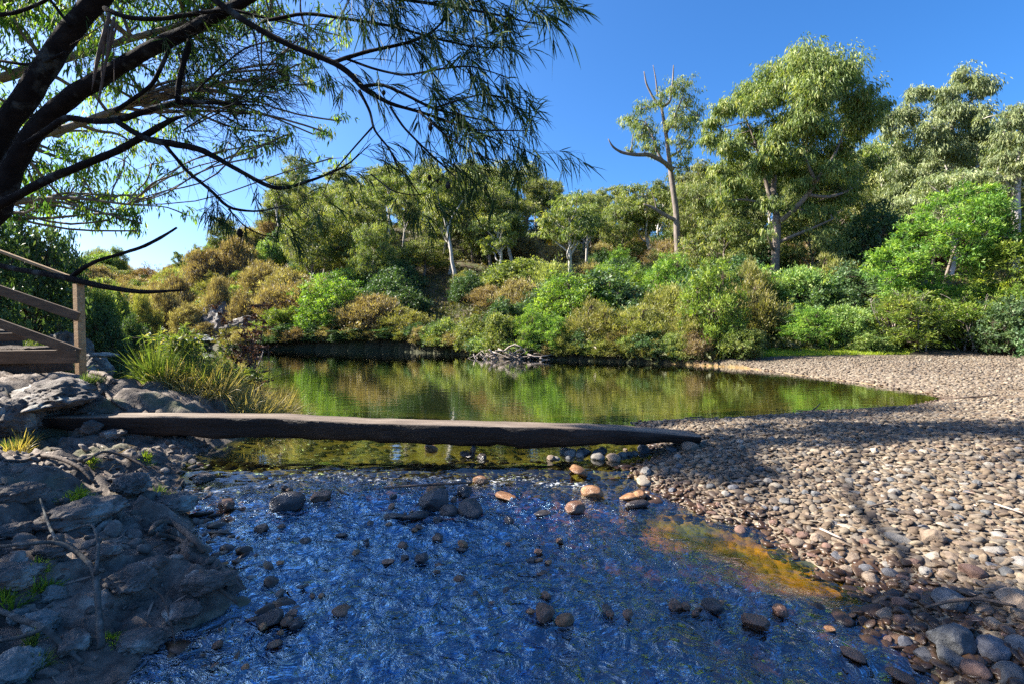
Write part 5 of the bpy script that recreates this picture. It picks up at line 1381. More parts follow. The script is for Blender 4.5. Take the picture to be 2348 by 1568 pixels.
# dead pale log leaning on the slope
def pole(name, label, cat, pts, rad, m='drift', Y=40, sides=7):
    mb = MB(); P_ = [at(p[0], p[1], p[2] if len(p) > 2 else Y) for p in pts]
    limb(mb, P_, [r * Y / F for r in rad], sides, None, .08, 3)
    o = mb.build(name, M[m], None, True, P_[0]); o.location = P_[0]
    return tag(o, label, cat)
pole('dead_log', 'pale dead log slanting up through bushes on the middle slope', 'log', [(850, 612, 49), (872, 590, 49), (888, 574, 49)], [2.2, 1.8, 1], Y=49)
pole('fallen_log', 'long thin dead trunk lying along the shaded far waterline', 'log', [(770, 792, 34.5), (830, 786, 34.6), (900, 782, 34.7), (968, 774, 35)], [1.2, 1.2, 1, .8], Y=34.5)
random.seed(66); rng = np.random.default_rng(66)
# ================================================================== DRIFTWOOD HEAP
bb = at(1212, 812, 25.0); bb[2] = 0.0
heap = thing('driftwood_heap', 'heap of tangled grey driftwood and roots at the far water edge', 'driftwood', bb)
mb = MB()
for i in range(230):
    a = random.gauss(0, 1); x = 1.1 * a; hh = max(.05, .62 * math.exp(-(a / 1.2) ** 2))
    c = bb + np.array([x, random.gauss(0, .5), random.random() * hh])
    an = random.gauss(.25, .55); L_ = random.uniform(.4, 1.3)
    d = np.array([math.cos(an), random.gauss(0, .4), math.sin(an) * (1 if random.random() < .5 else -1)]) * L_ / 2
    r0 = random.choice([.008, .012, .018, .03, .045])
    limb_between(mb, c - d, c + d, r0, r0 * .4, random.gauss(0, .3), i, 5)
mb.build('tangled_sticks', M['drift'], heap, True, bb)['kind'] = 'stuff'
V, Fc = rockshape(3, 5, .3, .35, 1.4); mesh('earth_mound', V * np.array([1.1, .5, .9]), [Fc], M['soil'], heap, True, {'tint': np.full(len(V), .5)})
# ================================================================== UNDERGROWTH, GRASS, REEDS
def blades(mb, P0, n, L, spread, W=.006, lean=(0, 0, 0), g=.7, tint=(.2, .8), base_r=.08):
    P0 = np.asarray(P0, float)
    a = rng.random(n) * 2 * PI; q = rng.random(n) ** .7
    p = P0 + np.stack([np.cos(a) * base_r * q, np.sin(a) * base_r * q, np.zeros(n)], 1)
    d = np.stack([np.cos(a) * spread * q, np.sin(a) * spread * q, np.ones(n)], 1) + np.array(lean) + rng.normal(size=(n, 3)) * .12
    LL = L * rng.uniform(.5, 1.1, n)
    leaves(mb, p, d, LL, W * rng.uniform(.7, 1.3, n), g * rng.uniform(.3, 1.2, n) * q, rng.uniform(*tint, n), seg=3)
def underg():
    mb = MB(); n = 30000
    u = rng.uniform(-1.15, 1.25, n); v = rng.random(n) ** 1.5
    yb = np.interp(u, UB, YB)
    Y = yb - 3.5 + v * 58; x = u * Y
    z, sd, _, _ = ground(x, Y); k = (sd > .04) & ((u < .40) | (Y > yb + .6))
    x, Y, z, sd = x[k], Y[k], z[k], sd[k]
    mm = 9
    cs = np.repeat(np.stack([x, Y, z + .08], 1), mm, 0) + rng.normal(size=(len(x) * mm, 3)) * np.array([.22, .22, .12])
    t_ = np.clip(np.repeat(fbm(x * .25, Y * .25, 3, 50) * .6 + .45, mm) + rng.normal(0, .15, len(cs)), 0, 1)
    d = rng.normal(size=(len(cs), 3)) * .6 + np.array([0, 0, .8])
    L = rng.uniform(.2, .45, len(cs)); leaves(mb, cs, d, L, L * .28, .3, t_)
    o = mb.build('undergrowth', M['under'], None, False); o['label'] = 'low mixed undergrowth covering the hillside soil'; o['category'] = 'ground cover'; tag(o, kind='stuff')
underg()
# bright grass mounds on the far right shore
for i, (px, py, Y, w_, lb) in enumerate([(1630, 812, 22.8, .75, 'biggest yellow green grass mound at the pool edge'), (1590, 800, 23.6, .5, 'smaller grass tussock behind the biggest mound'), (1690, 822, 22.3, .55, 'low grass mound right of the biggest one, nearest the gravel'), (1548, 812, 24, .45, 'leftmost grass tussock at the pool edge beside driftwood'), (1655, 790, 24, .5, 'upright tussock of grass right behind the biggest mound'), (1500, 818, 24.5, .4, 'dull grass tussock at the dark waterline')]):
    b = at(px, py, Y); b[2] = gz(b[0], Y); mb = MB()
    for k in range(16):
        q = b + np.array([random.gauss(0, w_ * .55), random.gauss(0, w_ * .35), 0]); q[2] = b[2] + .12 * w_
        blades(mb, q, 170, .55, .9, .016, (0, 0, 0), .9, (.35, 1), .14)
    t_ = thing('grass_mound', lb, 'grass clump', b); mb.build('grass_blades', M['grassg'], t_, False, b)
mb = MB(); n = 5200
px_ = rng.uniform(1650, 2080, n); 
for (pxx, YY) in zip(px_[:900], rng.uniform(20.6, 22.2, 900)):
    x = (pxx - 1174) / F * YY
    blades(mb, (x, YY, gz(x, YY)), 14, .16, .8, .012, g=.5, tint=(.3, 1), base_r=.1)
o = mb.build('grass', M['grassg'], None, False); o['label'] = 'strip of bright short grass along the back edge of the gravel'; o['category'] = 'grass'; tag(o, kind='stuff')
# reed clump by the left end of the beam
b = at(480, 940, 8.3); b[2] = .12
reed = thing('reed_clump', 'clump of long arching reeds and dry grass behind the beam at left', 'reeds', b)
mb, md = MB(), MB()
for k in range(30):
    x = random.uniform(-.95, .2); q = b + np.array([x, random.uniform(-.35, .5), 0]); q[2] = max(.05, gz(q[0], q[1]) - .02)
    blades(mb, q, 130, random.uniform(.5, .9), .75, .007, (.05, 0, 0), .6, (.1, .85), .12)
for k in range(48):
    x = random.uniform(-.9, 1.15); q = b + np.array([x, random.uniform(-.4, .35), 0]); q[2] = max(.03, gz(q[0], q[1]) - .02)
    blades(md, q, 150, random.uniform(.4, .75), .95, .006, (.35, 0, 0), .9, (.1, 1), .12)
mb.build('green_blades', M['reed'], reed, False, b); md.build('dry_blades', M['grassd'], reed, False, b)
# bamboo leaved shrubs in the reed clump
def leafy_shrub(name, label, pts, Y, n_stem, H, L, W, mt, spread=.5, per=70):
    b0 = at(pts[0], pts[1], Y); b0[2] = max(.05, gz(b0[0], Y)); t_ = thing(name, label, 'shrub', b0); tb, cb = MB(), MB()
    for s in range(n_stem):
        a = random.random() * 6.28; hh = H * random.uniform(.6, 1.05)
        tp = b0 + np.array([math.cos(a) * spread * hh * .6, math.sin(a) * spread * hh * .5, hh])
        md_ = (b0 + tp) / 2 + np.array([random.gauss(0, .05), random.gauss(0, .05), hh * .08])
        P_ = [b0 + np.array([random.gauss(0, .06), random.gauss(0, .06), -.05]), md_, tp]
        Q, rr = limb(tb, P_, [.010, .007, .003], 5, 9, 0, s)
        for k in range(10):
            f = random.randint(3, 8); q0 = Q[f]; e = q0 + np.array([random.gauss(0, .14), random.gauss(0, .14), random.uniform(-.02, .14)])
            limb_between(tb, q0, e, .004, .002, 0, k, 4)
            m_ = per // 10; pp = q0 + (e - q0) * rng.random((m_, 1)) ; dd = norm(e - q0) * .7 + rng.normal(size=(m_, 3)) * .5 + np.array([0, 0, .12])
            leaves(cb, pp, dd, rng.uniform(*L, m_), W, .35, None, seg=3)
    tb.build('stem', M['twig'], t_, True, b0); cb.build('foliage', M[mt], t_, False, b0); return t_
leafy_shrub('narrow_leaf_shrub', 'green narrow leaved shrub rising from the left of the reed clump', (400, 930), 8.4, 12, 1.0, (.09, .17), .018, 'reed', .5, 150)
leafy_shrub('narrow_leaf_shrub', 'green narrow leaved shrub in front of the pale rocks beyond the reeds', (470, 900), 9.0, 18, 1.2, (.09, .17), .018, 'reed', .5, 190)
leafy_shrub('narrow_leaf_shrub', 'narrow leaved shrub leaning over the pool at right of the reed clump', (545, 910), 8.8, 12, .95, (.08, .16), .016, 'reed', .6, 140)
leafy_shrub('dead_weed', 'dry brown weed with curled dead leaves standing over the reeds', (560, 900), 9.4, 12, 1.95, (.03, .07), .032, 'deadleaf', .4, 200)
leafy_shrub('dead_weed', 'leaning dry brown weed right of the taller dead one', (600, 880), 9.2, 6, 1.5, (.03, .05), .02, 'deadleaf', .35, 40)
# tussocks on left slope and small tufts on the bank
for i, (px, py, Y, n_, L_, mt, lb) in enumerate([(40, 740, 10.6, 26, .75, 'reedd', 'large drooping grass tussock behind the middle rail'), (110, 770, 10.4, 16, .6, 'reedd', 'drooping grass tussock behind the stringer near the post'), (15, 700, 11.4, 20, .8, 'reedd', 'grass tussock higher up at the picture edge behind the rails'),
      (30, 845, 5.9, 6, .3, 'grassd', 'thin dry grass under the riser at the left edge'), (40, 1035, 4.0, 9, .22, 'reedd', 'short grass tuft on the rock left of the beam end'), (335, 1062, 5.4, 3, .13, 'grassg', 'tiny bright grass tuft below the beam on the bank edge'),
      (210, 1062, 5.2, 3, .1, 'grassg', 'tiny mossy tuft by the twisted root'), (170, 1150, 4.2, 5, .12, 'grassg', 'mossy grass tuft above the broad cracked boulder'), (70, 1325, 2.9, 6, .12, 'grassg', 'grass tuft between rocks under the dead grey branch'),
      (390, 1150, 4.7, 3, .12, 'reedd', 'grass tuft at the shelf of rock by the water'), (255, 1455, 2.6, 4, .06, 'grassg', 'small leafy green sprout at the foot of the forked stick'), (75, 1500, 2.3, 4, .12, 'reed', 'pale leaved plant near the bottom left corner'),
      (215, 880, 7.9, 5, .22, 'reedd', 'grass growing at the foot of the stair post'), (150, 795, 9.4, 7, .25, 'grassd', 'dry grass beside the stringer near the post')]):
    g = at(px, py, Y); zz = gz(g[0], Y); g[2] = zz if Y > 6.5 or True else g[2]
    if i > 3: g = onground(px, py)
    mb = MB()
    for k in range(n_):
        q = g + np.array([random.gauss(0, .22 * L_ + .02), random.gauss(0, .2 * L_ + .02), 0]); q[2] = gz(q[0], q[1]) - .01
        blades(mb, q, 60, L_, .8, .0045 + .006 * L_, (.15, 0, 0), .9, (.1, .9), .1 * L_ + .02)
    t_ = thing('grass_tussock', lb, 'grass clump', g); mb.build('grass_blades', M[mt], t_, False, g)
random.seed(77); rng = np.random.default_rng(77)
# ================================================================== NEAR TREE leaning in from the left
nb = np.array([-5.6, 4.4, gz(-5.6, 4.4) - .1])
near = thing('overhanging_tree', 'dark trunked tree leaning in from the left with thin drooping leaves over the creek', 'tree', nb)
tbk = MB(); TWP, TWR = [], []; nl = MB()
def pp(pts, Y0, Y1=None):
    n_ = len(pts); Y1 = Y0 if Y1 is None else Y1
    return [at(p[0], p[1], Y0 + (Y1 - Y0) * i / max(1, n_ - 1)) for i, p in enumerate(pts)]
def pr(rs, Y): return [r * Y / F for r in rs]
FK = at(-90, 560, 4.6)
limb(tbk, [nb, nb * .5 + FK * .5 + np.array([-.2, 0, 0]), FK], [.26, .2, .17], 12, 16, .08, 1)
T1 = pp([(-90, 560), (-40, 400), (12, 285), (56, 228), (106, 156), (147, 87), (193, 31), (243, -20), (330, -120), (450, -260), (600, -360)], 4.6, 4.0)
limb(tbk, T1, pr([26, 25, 24, 24, 23, 22, 21, 19, 14, 8, 2], 4.3), 12, 40, .07, 2)
T2 = pp([(-90, 560), (0, 480), (31, 372), (94, 280), (156, 225), (218, 187), (281, 150), (343, 112), (421, 78), (468, 50), (530, 18), (600, -20), (700, -80), (820, -150), (950, -210)], 4.6, 3.5)
limb(tbk, T2, pr([29, 27, 22, 20, 19, 18, 16, 15, 13, 13, 11, 10, 7, 4, 1], 4.2), 12, 50, .08, 3)
BR = [ # pts, radii px, Y0, Y1, leafiness, name
 ([(-20, 480), (47, 446), (103, 415), (187, 380), (265, 349), (343, 306), (390, 275), (437, 262)], [14, 12, 11, 10, 9, 8, 6, 2], 4.3, 3.7, 0),
 ([(60, 330), (110, 300), (150, 268), (218, 280), (268, 278), (331, 256), (374, 243), (406, 234), (499, 237), (593, 243)], [8, 8, 8, 7.5, 8, 7.5, 7, 7, 4, 1.5], 4.1, 3.8, .3),
 ([(268, 279), (300, 300), (337, 321), (399, 331), (462, 343), (555, 396), (618, 430), (652, 434), (694, 421), (749, 402), (800, 378), (850, 330)], [8, 8, 8, 9, 8, 5.5, 5.5, 5, 4, 3, 2, 1], 3.9, 3.5, .45),
 ([(374, 327), (430, 396), (484, 437), (524, 480), (593, 487), (660, 470)], [5, 4.5, 4.5, 4, 2.5, 1.2], 3.85, 3.5, .8),
 ([(437, 94), (425, 130), (418, 156), (410, 190), (406, 232)], [8, 7.5, 7, 6.5, 6], 3.9, 3.85, 0),
 ([(392, 105), (372, 150), (350, 195), (310, 225), (265, 255)], [5, 5, 5, 5, 5], 3.95, 4.0, 0),
 ([(240, 20), (275, 37), (312, 44), (374, 44), (452, 31), (530, 22), (600, 40), (680, 60)], [7, 6.5, 6, 6, 5.5, 4, 3, 1.5], 3.9, 3.6, .4),
 ([(440, -60), (487, -2), (562, 50), (624, 84), (668, 107), (765, 143), (808, 172), (827, 201), (895, 240), (960, 256), (1025, 279), (1106, 308), (1215, 350)], [10, 9, 8, 8, 8, 7.5, 7.5, 7, 5, 4, 3, 2, 1], 3.5, 3.3, .9),
 ([(765, 143), (837, 120), (885, 110), (944, 97), (992, 75), (1035, 29), (1074, 10), (1130, -10)], [5.5, 5, 4.5, 4, 3, 2.5, 2, 1], 3.45, 3.2, 1.1),
 ([(827, 201), (872, 191), (928, 217), (992, 250), (1074, 269), (1150, 285)], [5, 4.5, 4, 3.5, 2.5, 1], 3.4, 3.25, 1.1),
 ([(795, 136), (860, 160), (930, 175), (1000, 160), (1080, 150), (1170, 180)], [3.5, 3.2, 3, 2.6, 2, 1], 3.45, 3.1, 1.2),
 ([(824, 208), (850, 259), (856, 298), (895, 344), (911, 383), (950, 430)], [4, 3.5, 3, 2.5, 2, 1], 3.4, 3.3, .7),
 ([(895, 246), (924, 292), (976, 344), (1025, 389), (1060, 420)], [3.5, 3, 2.5, 2, 1], 3.35, 3.2, .8),
 ([(856, 290), (820, 330), (790, 365), (760, 400), (740, 450)], [2.6, 2.2, 2, 1.6, 1], 3.4, 3.35, .6),
 ([(600, 50), (700, 30), (800, 45), (900, 60), (1000, 90), (1090, 110), (1180, 110)], [5, 4.5, 4, 3.5, 3, 2, 1], 3.6, 3.2, .9),
 ([(560, -60), (700, -20), (850, -10), (1000, 10), (1120, 30), (1245, 60)], [6, 5, 4.5, 4, 3, 1], 3.5, 3.1, 1.2),
 ([(600, -90), (800, -60), (1000, -40), (1150, -25), (1250, 0)], [6, 5, 4, 3, 1], 3.4, 3.1, 1.2),
 ([(992, 250), (1050, 230), (1110, 215), (1160, 225)], [3, 2.4, 2, 1], 3.3, 3.1, .9),
 ([(960, 256), (1020, 310), (1080, 350), (1150, 375)], [3, 2.4, 2, 1], 3.3, 3.1, 1.0),
 ([(1025, 279), (1090, 300), (1150, 300), (1215, 300)], [2.4, 2.2, 2, 1], 3.25, 3.05, 1.1),
 ([(524, 480), (560, 520), (600, 540), (640, 545)], [2.5, 2, 1.6, 1], 3.7, 3.6, .8),
 ([(850, 400), (900, 440), (950, 450), (985, 440)], [2, 1.6, 1.4, .8], 3.3, 3.25, 1.0),
 ([(0, 140), (60, 150), (110, 140), (150, 120)], [4, 4, 4, 3], 4.4, 4.2, .1),
 ([(-40, 40), (40, 30), (100, 5), (160, -30)], [5, 5, 4, 3], 4.4, 4.2, .3),
 ([(160, 60), (130, 20), (100, -20)], [4, 4, 3], 4.2, 4.2, .1),
 ([(450, 210), (500, 160), (560, 110), (640, 90), (700, 100)], [2.5, 2.2, 2, 1.6, 1], 3.8, 3.5, .3),
 ([(440, 290), (520, 250), (600, 190), (660, 150)], [2, 1.8, 1.4, .8], 3.7, 3.5, .2),
 ([(420, 300), (480, 260), (560, 230), (620, 240)], [2, 1.8, 1.4, .8], 3.75, 3.5, .2),
 ([(-60, 596), (0, 610), (60, 622), (100, 628), (165, 640), (222, 655), (280, 665), (330, 671), (420, 666)], [8, 7.5, 7.5, 7.5, 8.5, 7.5, 6.5, 5, 2.5], 3.9, 3.3, 0),
 ([(160, 640), (180, 622), (222, 598), (270, 585), (330, 566), (370, 545), (405, 523)], [6.5, 6, 5, 4.5, 4.5, 4, 2.5], 3.68, 3.35, 0),
]
LP, LD = [], []
def grow(P0, d, L, r, lvl, leafy):
    """a drooping twig with side twigs; collects leaves"""
    k = 5; P_ = [P0]; dd = d.copy()
    for _ in range(k - 1):
        dd = norm(dd + rng.normal(size=3) * .12 + np.array([.02, 0, -.10]))
        P_.append(P_[-1] + dd * L / (k - 1))
    P_ = np.array(P_); TWP.append(P_); TWR.append(np.linspace(r, r * .35, k))
    if lvl > 0:
        for _ in range(rng.integers(2, 5)):
            f = rng.uniform(.25, .95) * (k - 1); i = int(f); q = P_[i] + (P_[min(i + 1, k - 1)] - P_[i]) * (f - i)
            s_ = norm(dd * .8 + rng.normal(size=3) * .45)
            grow(q, s_, L * rng.uniform(.4, .7), r * .6, lvl - 1, leafy)
    if rng.random() < leafy:
        m = int(rng.integers(7, 14) * (1.2 if lvl == 0 else .8))
        f = rng.uniform(.15, 1.0, m) * (k - 1); i = np.minimum(f.astype(int), k - 2)
        q = P_[i] + (P_[i + 1] - P_[i]) * (f - i)[:, None]
        LP.append(q); LD.append(norm(dd * 1.0 + rng.normal(size=(m, 3)) * .42 + np.array([0.05, 0, -.18])))
for i, (pts, rs, Y0, Y1, lf) in enumerate(BR):
    P_ = pp(pts, Y0, Y1); rr = pr([q * .86 for q in rs], (Y0 + Y1) / 2)
    mb = MB(); Q, qr = limb(mb, P_, rr, 8, max(14, 4 * len(pts)), .07 if rs[0] > 4 else .03, i)
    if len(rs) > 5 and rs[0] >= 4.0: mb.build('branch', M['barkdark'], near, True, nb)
    else: tbk.add(np.concatenate(mb.V), [np.concatenate(mb.F4)] + ([np.concatenate(mb.F3)] if mb.F3 else []))
    if lf == 0: continue
    L_tot = np.linalg.norm(np.diff(Q, axis=0), axis=1).sum()
    T = norm(np.gradient(Q, axis=0)); m = int(L_tot * (3.6 + 5.0 * lf))
    for _ in range(m):
        f = rng.uniform(.22, 1) ** .75; j = min(int(f * len(Q)), len(Q) - 1)
        d = norm(T[j] * .9 + rng.normal(size=3) * np.array([.45, .45, .5]))
        grow(Q[j], d, rng.uniform(.16, .36), min(.0035, qr[j] * .6), 1, min(1, lf * .8))
# bare fine twigs in the left of the crown
for _ in range(260):
    px, py = random.uniform(330, 640), random.uniform(60, 330)
    q = at(px, py, random.uniform(3.7, 4.3)); grow(q, norm(np.array([.8, random.gauss(0, .3), random.gauss(.15, .5)])), random.uniform(.2, .45), .003, 1, .05)
TP = np.array(TWP); TR = np.array(TWR)
V, Fc = tubes(TP, TR, 3); tw = MB(); tw.add(V, Fc)
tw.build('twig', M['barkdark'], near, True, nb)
LPa, LDa = np.concatenate(LP), np.concatenate(LD)
leaves(nl, LPa, LDa, rng.uniform(.07, .16, len(LPa)), rng.uniform(.0045, .0085, len(LPa)), rng.uniform(.05, .5, len(LPa)), None, seg=3)
# unseen upper crown of the same tree, clumps placed for their shade below
cr2 = MB()
HOLES = [(2.3, 3.9, .8), (-2.3, 4.9, .45), (3.7, 4.8, .8), (-3.9, 4.4, .35), (1.2, 5.2, .6), (4.2, 3.1, .6)]  # ground spots kept sunlit; clumps that would shade them are left out
def shadeclump(x, y, z, r=.75, n=240):
    gx_ = x - sv.x / sv.z * z; gy_ = y - sv.y / sv.z * z
    if any(math.hypot(gx_ - a, gy_ - b) < c + r * .8 for a, b, c in HOLES): return
    q = np.array([x, y, z]); clump(cr2, tbk, q, np.array([r, r, r * .65]), n, 'gum', .8, q + np.array([.5, 0, -.3]), .3)
for i in range(62): shadeclump(random.uniform(-11.5, -6.4), random.uniform(3.2, 7.0), random.uniform(5.0, 7.6))
for i in range(18): shadeclump(random.uniform(-9, -2.5), random.uniform(7.0, 8.5), random.uniform(8.0, 9.0), .6)
for i in range(7): shadeclump(random.uniform(-7.5, -5.0), random.uniform(3.8, 6.2), random.uniform(6.2, 7.5), .5, 120)
for a_, b__ in (((-5.6, 4.5, 3), (-8, 5, 5.6)), ((-5.6, 4.5, 3.5), (-7, 6.5, 6.5)), ((-4.8, 4.2, 4), (-6, 7.6, 8))): limb_between(tbk, a_, b__, .045, .02, -.05, 3)
tbk.build('trunk', M['barkdark'], near, True, nb)
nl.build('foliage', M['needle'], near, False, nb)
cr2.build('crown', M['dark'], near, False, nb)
# hanging bark strips on the trunk fork
mb = MB()
for i, (a, b_, w_) in enumerate([((250, 30), (232, 190), 5), ((262, 40), (214, 285), 4), ((245, 60), (210, 210), 7), ((270, 50), (240, 160), 3), ((255, 45), (160, 105), 2), ((258, 50), (262, 200), 2), ((250, 60), (228, 235), 3)]):
    limb(mb, pp([a, ((a[0] + b_[0]) / 2 + random.uniform(-6, 6), (a[1] + b_[1]) / 2), b_], 3.86, 3.9), pr([w_, w_ * .8, .6], 3.9), 4, 10, .1, i)
mb.build('bark_strip', M['twig'], near, True, nb)
# seed cones
for i, (px, py, r) in enumerate([(985, 408, 8), (1003, 416, 6), (1027, 425, 10), (1052, 412, 5), (987, 292, 10), (880, 214, 7), (550, 535, 11)]):
    q = at(px, py, 3.25); V, Fc = rockshape(2, 40 + i, .6, 1.5, 1); r_ = r * .62 * 3.25 / F
    o = mesh('seed_cone', V * r_ + (q - nb), [Fc], M['barkdark'], near, True, {'tint': np.full(len(V), .5)})
random.seed(88); rng = np.random.default_rng(88)
# ================================================================== GUM BEHIND, hanging crown over the left of the picture
cl = []
def fill(x0, x1, y0, y1, n, rx=60, k=1.0):
    for _ in range(n): cl.append((random.uniform(x0, x1), random.uniform(y0, y1), rx * random.uniform(.7, 1.2), rx * random.uniform(.45, .85), random.uniform(-1.6, 1.8), k))
fill(-150, 330, -40, 230, 34); fill(-150, 260, 200, 430, 22); fill(-120, 180, 400, 500, 10, 55); fill(180, 320, 420, 500, 5, 30, .8); fill(60, 300, 330, 430, 9, 50)
fill(300, 560, -40, 60, 14); fill(330, 480, 60, 200, 7, 46, .8); fill(540, 600, 170, 330, 7, 32, 1.1); fill(440, 600, 230, 300, 7, 36, .8)
fill(640, 720, 60, 320, 10, 30, .9); fill(600, 720, 0, 100, 8, 40, .8); fill(700, 740, 180, 300, 2, 22, .8); fill(560, 760, -60, 20, 8, 50)
fill(-300, 500, -260, -60, 26, 95, 1.2)
cl += [(325, 505, 18, 24, 0, 1.4), (300, 490, 24, 20, 0, 1.2), (200, 480, 30, 20, 0, 1), (250, 500, 26, 16, 0, 1), (410, 395, 22, 14, 0, .8), (590, 350, 18, 30, 0, 1.1), (655, 300, 18, 30, 0, .9), (560, 320, 24, 26, 0, 1)]
hero('hanging_gum', 'leafy gum behind the dark tree with sunlit leaves hanging at top left', 11.5, idc,
 [([(-420, 1000), (-400, 700), (-330, 450), (-200, 250), (-50, 60), (120, -120), (350, -220)], [26, 24, 22, 19, 16, 12, 6]),
  ([(-330, 450), (-180, 380), (0, 330), (140, 300), (300, 240), (450, 200), (600, 180)], [14, 12, 10, 8, 6, 4, 2]),
  ([(-200, 250), (0, 180), (200, 120), (400, 60), (600, 30), (700, 60)], [12, 10, 8, 6, 4, 2]), ([(-380, 600), (-200, 520), (0, 470), (150, 450), (290, 470)], [9, 7, 5, 4, 2])],
 cl, 'gum', 'hang', 'bark', 230, .42, yspread=1.0)
# shade tree wholly left of the picture
sb = np.array([-13.5, 10.0, gz(-13.5, 10.0) - .1])
# ================================================================== STICKS AND ROOTS
def stick(name, label, pts, rad, mt='root', lift=.03, cat='stick', sides=6, group=None):
    mb = MB(); out = []
    for path, rr in zip(pts, rad):
        P_ = []; 
        for p in path:
            q = onground(p[0], p[1]); q = q + np.array([0, 0, lift + (p[2] if len(p) > 2 else 0)]); P_.append(q)
        out.append(P_); yy = P_[0][1]
        limb(mb, P_, [r * yy / F for r in rr], sides, None, .1, len(label))
    b = np.array(out[0][0]); o = mb.build(name, M[mt], None, True, b); o.location = b
    return tag(o, label, cat, group)
stick('looped_root', 'looped dark root arching from the bank down to the riffle', [[(345, 1235), (360, 1215, .05), (400, 1222, .05), (440, 1250, .02), (468, 1275)], [(362, 1240), (405, 1255, .03), (440, 1268, .01)]], [[6, 7, 7, 7, 6], [5, 5, 5]], 'root', .03, 'root')
stick('forked_branch', 'forked lichen covered dead branch standing in the lower left rocks', [[(232, 1500), (226, 1420, .06), (220, 1360, .1), (190, 1320, .1), (130, 1290, .08), (60, 1280, .05), (0, 1275, .03)], [(222, 1370, .1), (228, 1310, .14), (215, 1270, .16), (160, 1270, .12)], [(130, 1290, .08), (110, 1240, .10), (92, 1190, .1)]], [[8, 7, 7, 6, 5.5, 5, 4], [5, 4, 3, 2], [3.5, 3, 2]], 'twiglichen', .03, 'branch')
stick('dead_branch', 'thick dead stick lying across the lower left corner', [[(0, 1428, .04), (50, 1455, .05), (105, 1480, .05), (150, 1510, .03), (190, 1535)], [(0, 1490), (60, 1485, .03), (105, 1480, .05)]], [[6, 7, 7, 6, 4], [4, 5, 5]], 'twiglichen', .03)
stick('dead_branch', 'dark stick poking from the knobbly rock into the riffle', [[(460, 1340, .04), (490, 1370, .03), (545, 1400)]], [[5, 5, 3]], 'root', .05)
stick('exposed_root', 'twisting root running under the left end of the beam', [[(85, 1050), (130, 1062, .03), (185, 1090, .03), (215, 1110)], [(95, 1050), (60, 1062), (10, 1060)]], [[5, 5, 4, 3], [4, 4, 3]], 'root', .02, 'root')
stick('exposed_root', 'thin root curving over the undercut bank below the beam', [[(195, 1065), (240, 1050, .03), (290, 1058, .03), (345, 1082)]], [[3.5, 4, 3.5, 2]], 'root', .03, 'root')
stick('exposed_root', 'dark roots spreading at the foot of the stair post', [[(205, 858), (240, 865, .02), (262, 885)], [(200, 862), (225, 880), (232, 905)]], [[6, 5, 3], [5, 4, 3]], 'root', .03, 'root')
stick('exposed_root', 'long thin root trailing down the rock behind the beam', [[(240, 905), (260, 930), (290, 948)]], [[4, 3, 2]], 'root', .02, 'root')
stick('fallen_twig', 'forked fine twig lying on the dark wet rock', [[(345, 1365), (375, 1400, .03), (395, 1450), (402, 1500)], [(400, 1360), (372, 1405, .03)]], [[2, 2.5, 2, 1.5], [1.5, 2]], 'twig', .04)
stick('fallen_stick', 'long thin grey stick lying on gravel between the two big boulders at right', [[(2120, 1416), (2180, 1412, .03), (2250, 1410, .03), (2330, 1414)]], [[3, 4, 4, 3]], 'root', .06)
stick('fallen_stick', 'dark stick alone on the far gravel beside the pool tip', [[(2165, 918), (2200, 917), (2240, 915), (2288, 911)]], [[1.6, 2, 2, 1.4]], 'root', .05)
stick('fallen_stick', 'short stick among stones on the shaded gravel', [[(1570, 965), (1610, 962)]], [[1.5, 1.2]], 'root', .05)
stick('fallen_stick', 'brown stick lying slantwise on middle gravel by the creek bend', [[(1880, 1225), (1930, 1250)]], [[3, 2.4]], 'drift', .05)
stick('fallen_stick', 'thin pale stick on shaded gravel near the right edge', [[(2280, 1170), (2345, 1190)]], [[2.5, 2]], 'drift', .05)
stick('fallen_stick', 'straight stick low on the mid right gravel beside pale slabs', [[(1990, 1175), (2040, 1165)]], [[2.5, 2]], 'root', .05)
pole('water_snag', 'curved twig sticking out of the pool near the gravel', 'stick', [(1825, 941, 9.5), (1862, 942, 9.5), (1876, 930, 9.5), (1882, 922, 9.5)], [1.3, 1.6, 1.2, .6], 'root', 9.5)
pole('water_snag', 'pale reed stalk leaning out of the pool beside the reed clump', 'stick', [(592, 838, 14), (600, 818, 14), (604, 803, 14)], [1.6, 1.4, .8], 'drift', 14)
pole('fallen_log', 'short pale log lying at the edge of the yellow grass mounds', 'log', [(1548, 833, 22), (1575, 830, 22.2), (1600, 829, 22.4)], [1.5, 1.8, 1.4], 'drift', 22)
pole('riffle_stick', 'thin dark waterlogged stick lying across the riffle behind the stones', 'stick', [(880, 1118, 4.98), (960, 1112, 5.0), (1040, 1108, 5.02), (1080, 1106, 5.03)], [2.5, 3, 3, 2], 'root', 5)
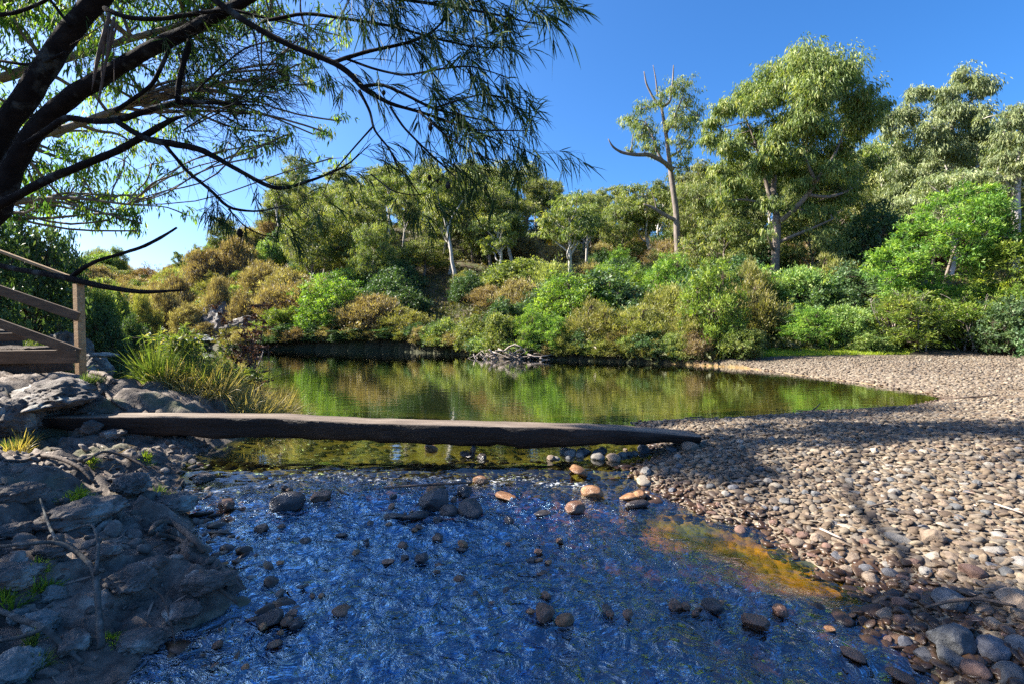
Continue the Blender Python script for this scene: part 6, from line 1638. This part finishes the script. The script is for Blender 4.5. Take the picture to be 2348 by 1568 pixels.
pole('riffle_stick', 'short dark snag curving out of the riffle right of the smooth boulder', 'stick', [(765, 1112, 5.0), (782, 1128, 4.9), (800, 1134, 4.85)], [1.5, 3, 2], 'root', 4.9)
# leaf litter on the bank
mb = MB(); n = 900
x = rng.uniform(-6, -1.6, n); y = rng.uniform(2.0, 7, n); sd = sdist(x, y); k = sd > .08; x, y = x[k], y[k]
z = np.array([gz(a, b_) for a, b_ in zip(x, y)])
d = np.stack([rng.normal(size=len(x)), rng.normal(size=len(x)), rng.normal(0, .15, len(x))], 1)
leaves(mb, np.stack([x, y, z + .012], 1), d, rng.uniform(.05, .13, len(x)), rng.uniform(.008, .018, len(x)), .05, None, seg=3)
n = 2600; x = rng.uniform(.3, 11, n); y = rng.uniform(2.2, 13, n); sd = sdist(x, y); k = (sd > .12) & inview(x, y) & (fbm(x * .7, y * .7, 3, 95) > -.1); x, y = x[k], y[k]
z = np.array([gz(a, b_) for a, b_ in zip(x, y)])
d = np.stack([rng.normal(size=len(x)), rng.normal(size=len(x)), rng.normal(0, .15, len(x))], 1)
leaves(mb, np.stack([x, y, z + .035], 1), d, rng.uniform(.03, .10, len(x)), rng.uniform(.005, .014, len(x)), .05, None, seg=3)
o = mb.build('leaf_litter', M['litter'], None, False); o['label'] = 'scattered dry gum leaves on the left bank and the gravel'; o['category'] = 'leaf litter'; tag(o, kind='stuff')
# ================================================================== LABELS MADE SINGLE
ORD = ['second', 'third', 'fourth', 'fifth', 'sixth', 'seventh', 'eighth']
def wpos(o):
    p = proj(o.location); return p[0] if p else 0
by = {}
for o in REG: by.setdefault(o['label'], []).append(o)
for lb, os_ in by.items():
    if len(os_) < 2: continue
    os_.sort(key=wpos); n = len(os_)
    if n <= 8:
        for i, o in enumerate(os_):
            o['label'] = lb + (', leftmost' if i == 0 else ', rightmost' if i == n - 1 else f', {ORD[i - 1]} from left')
    else:
        for o in os_:
            if 'group' not in o: o['group'] = lb
for o in REG:
    w_ = o['label'].split()
    if len(w_) > 16: o['label'] = ' '.join(w_[:16])
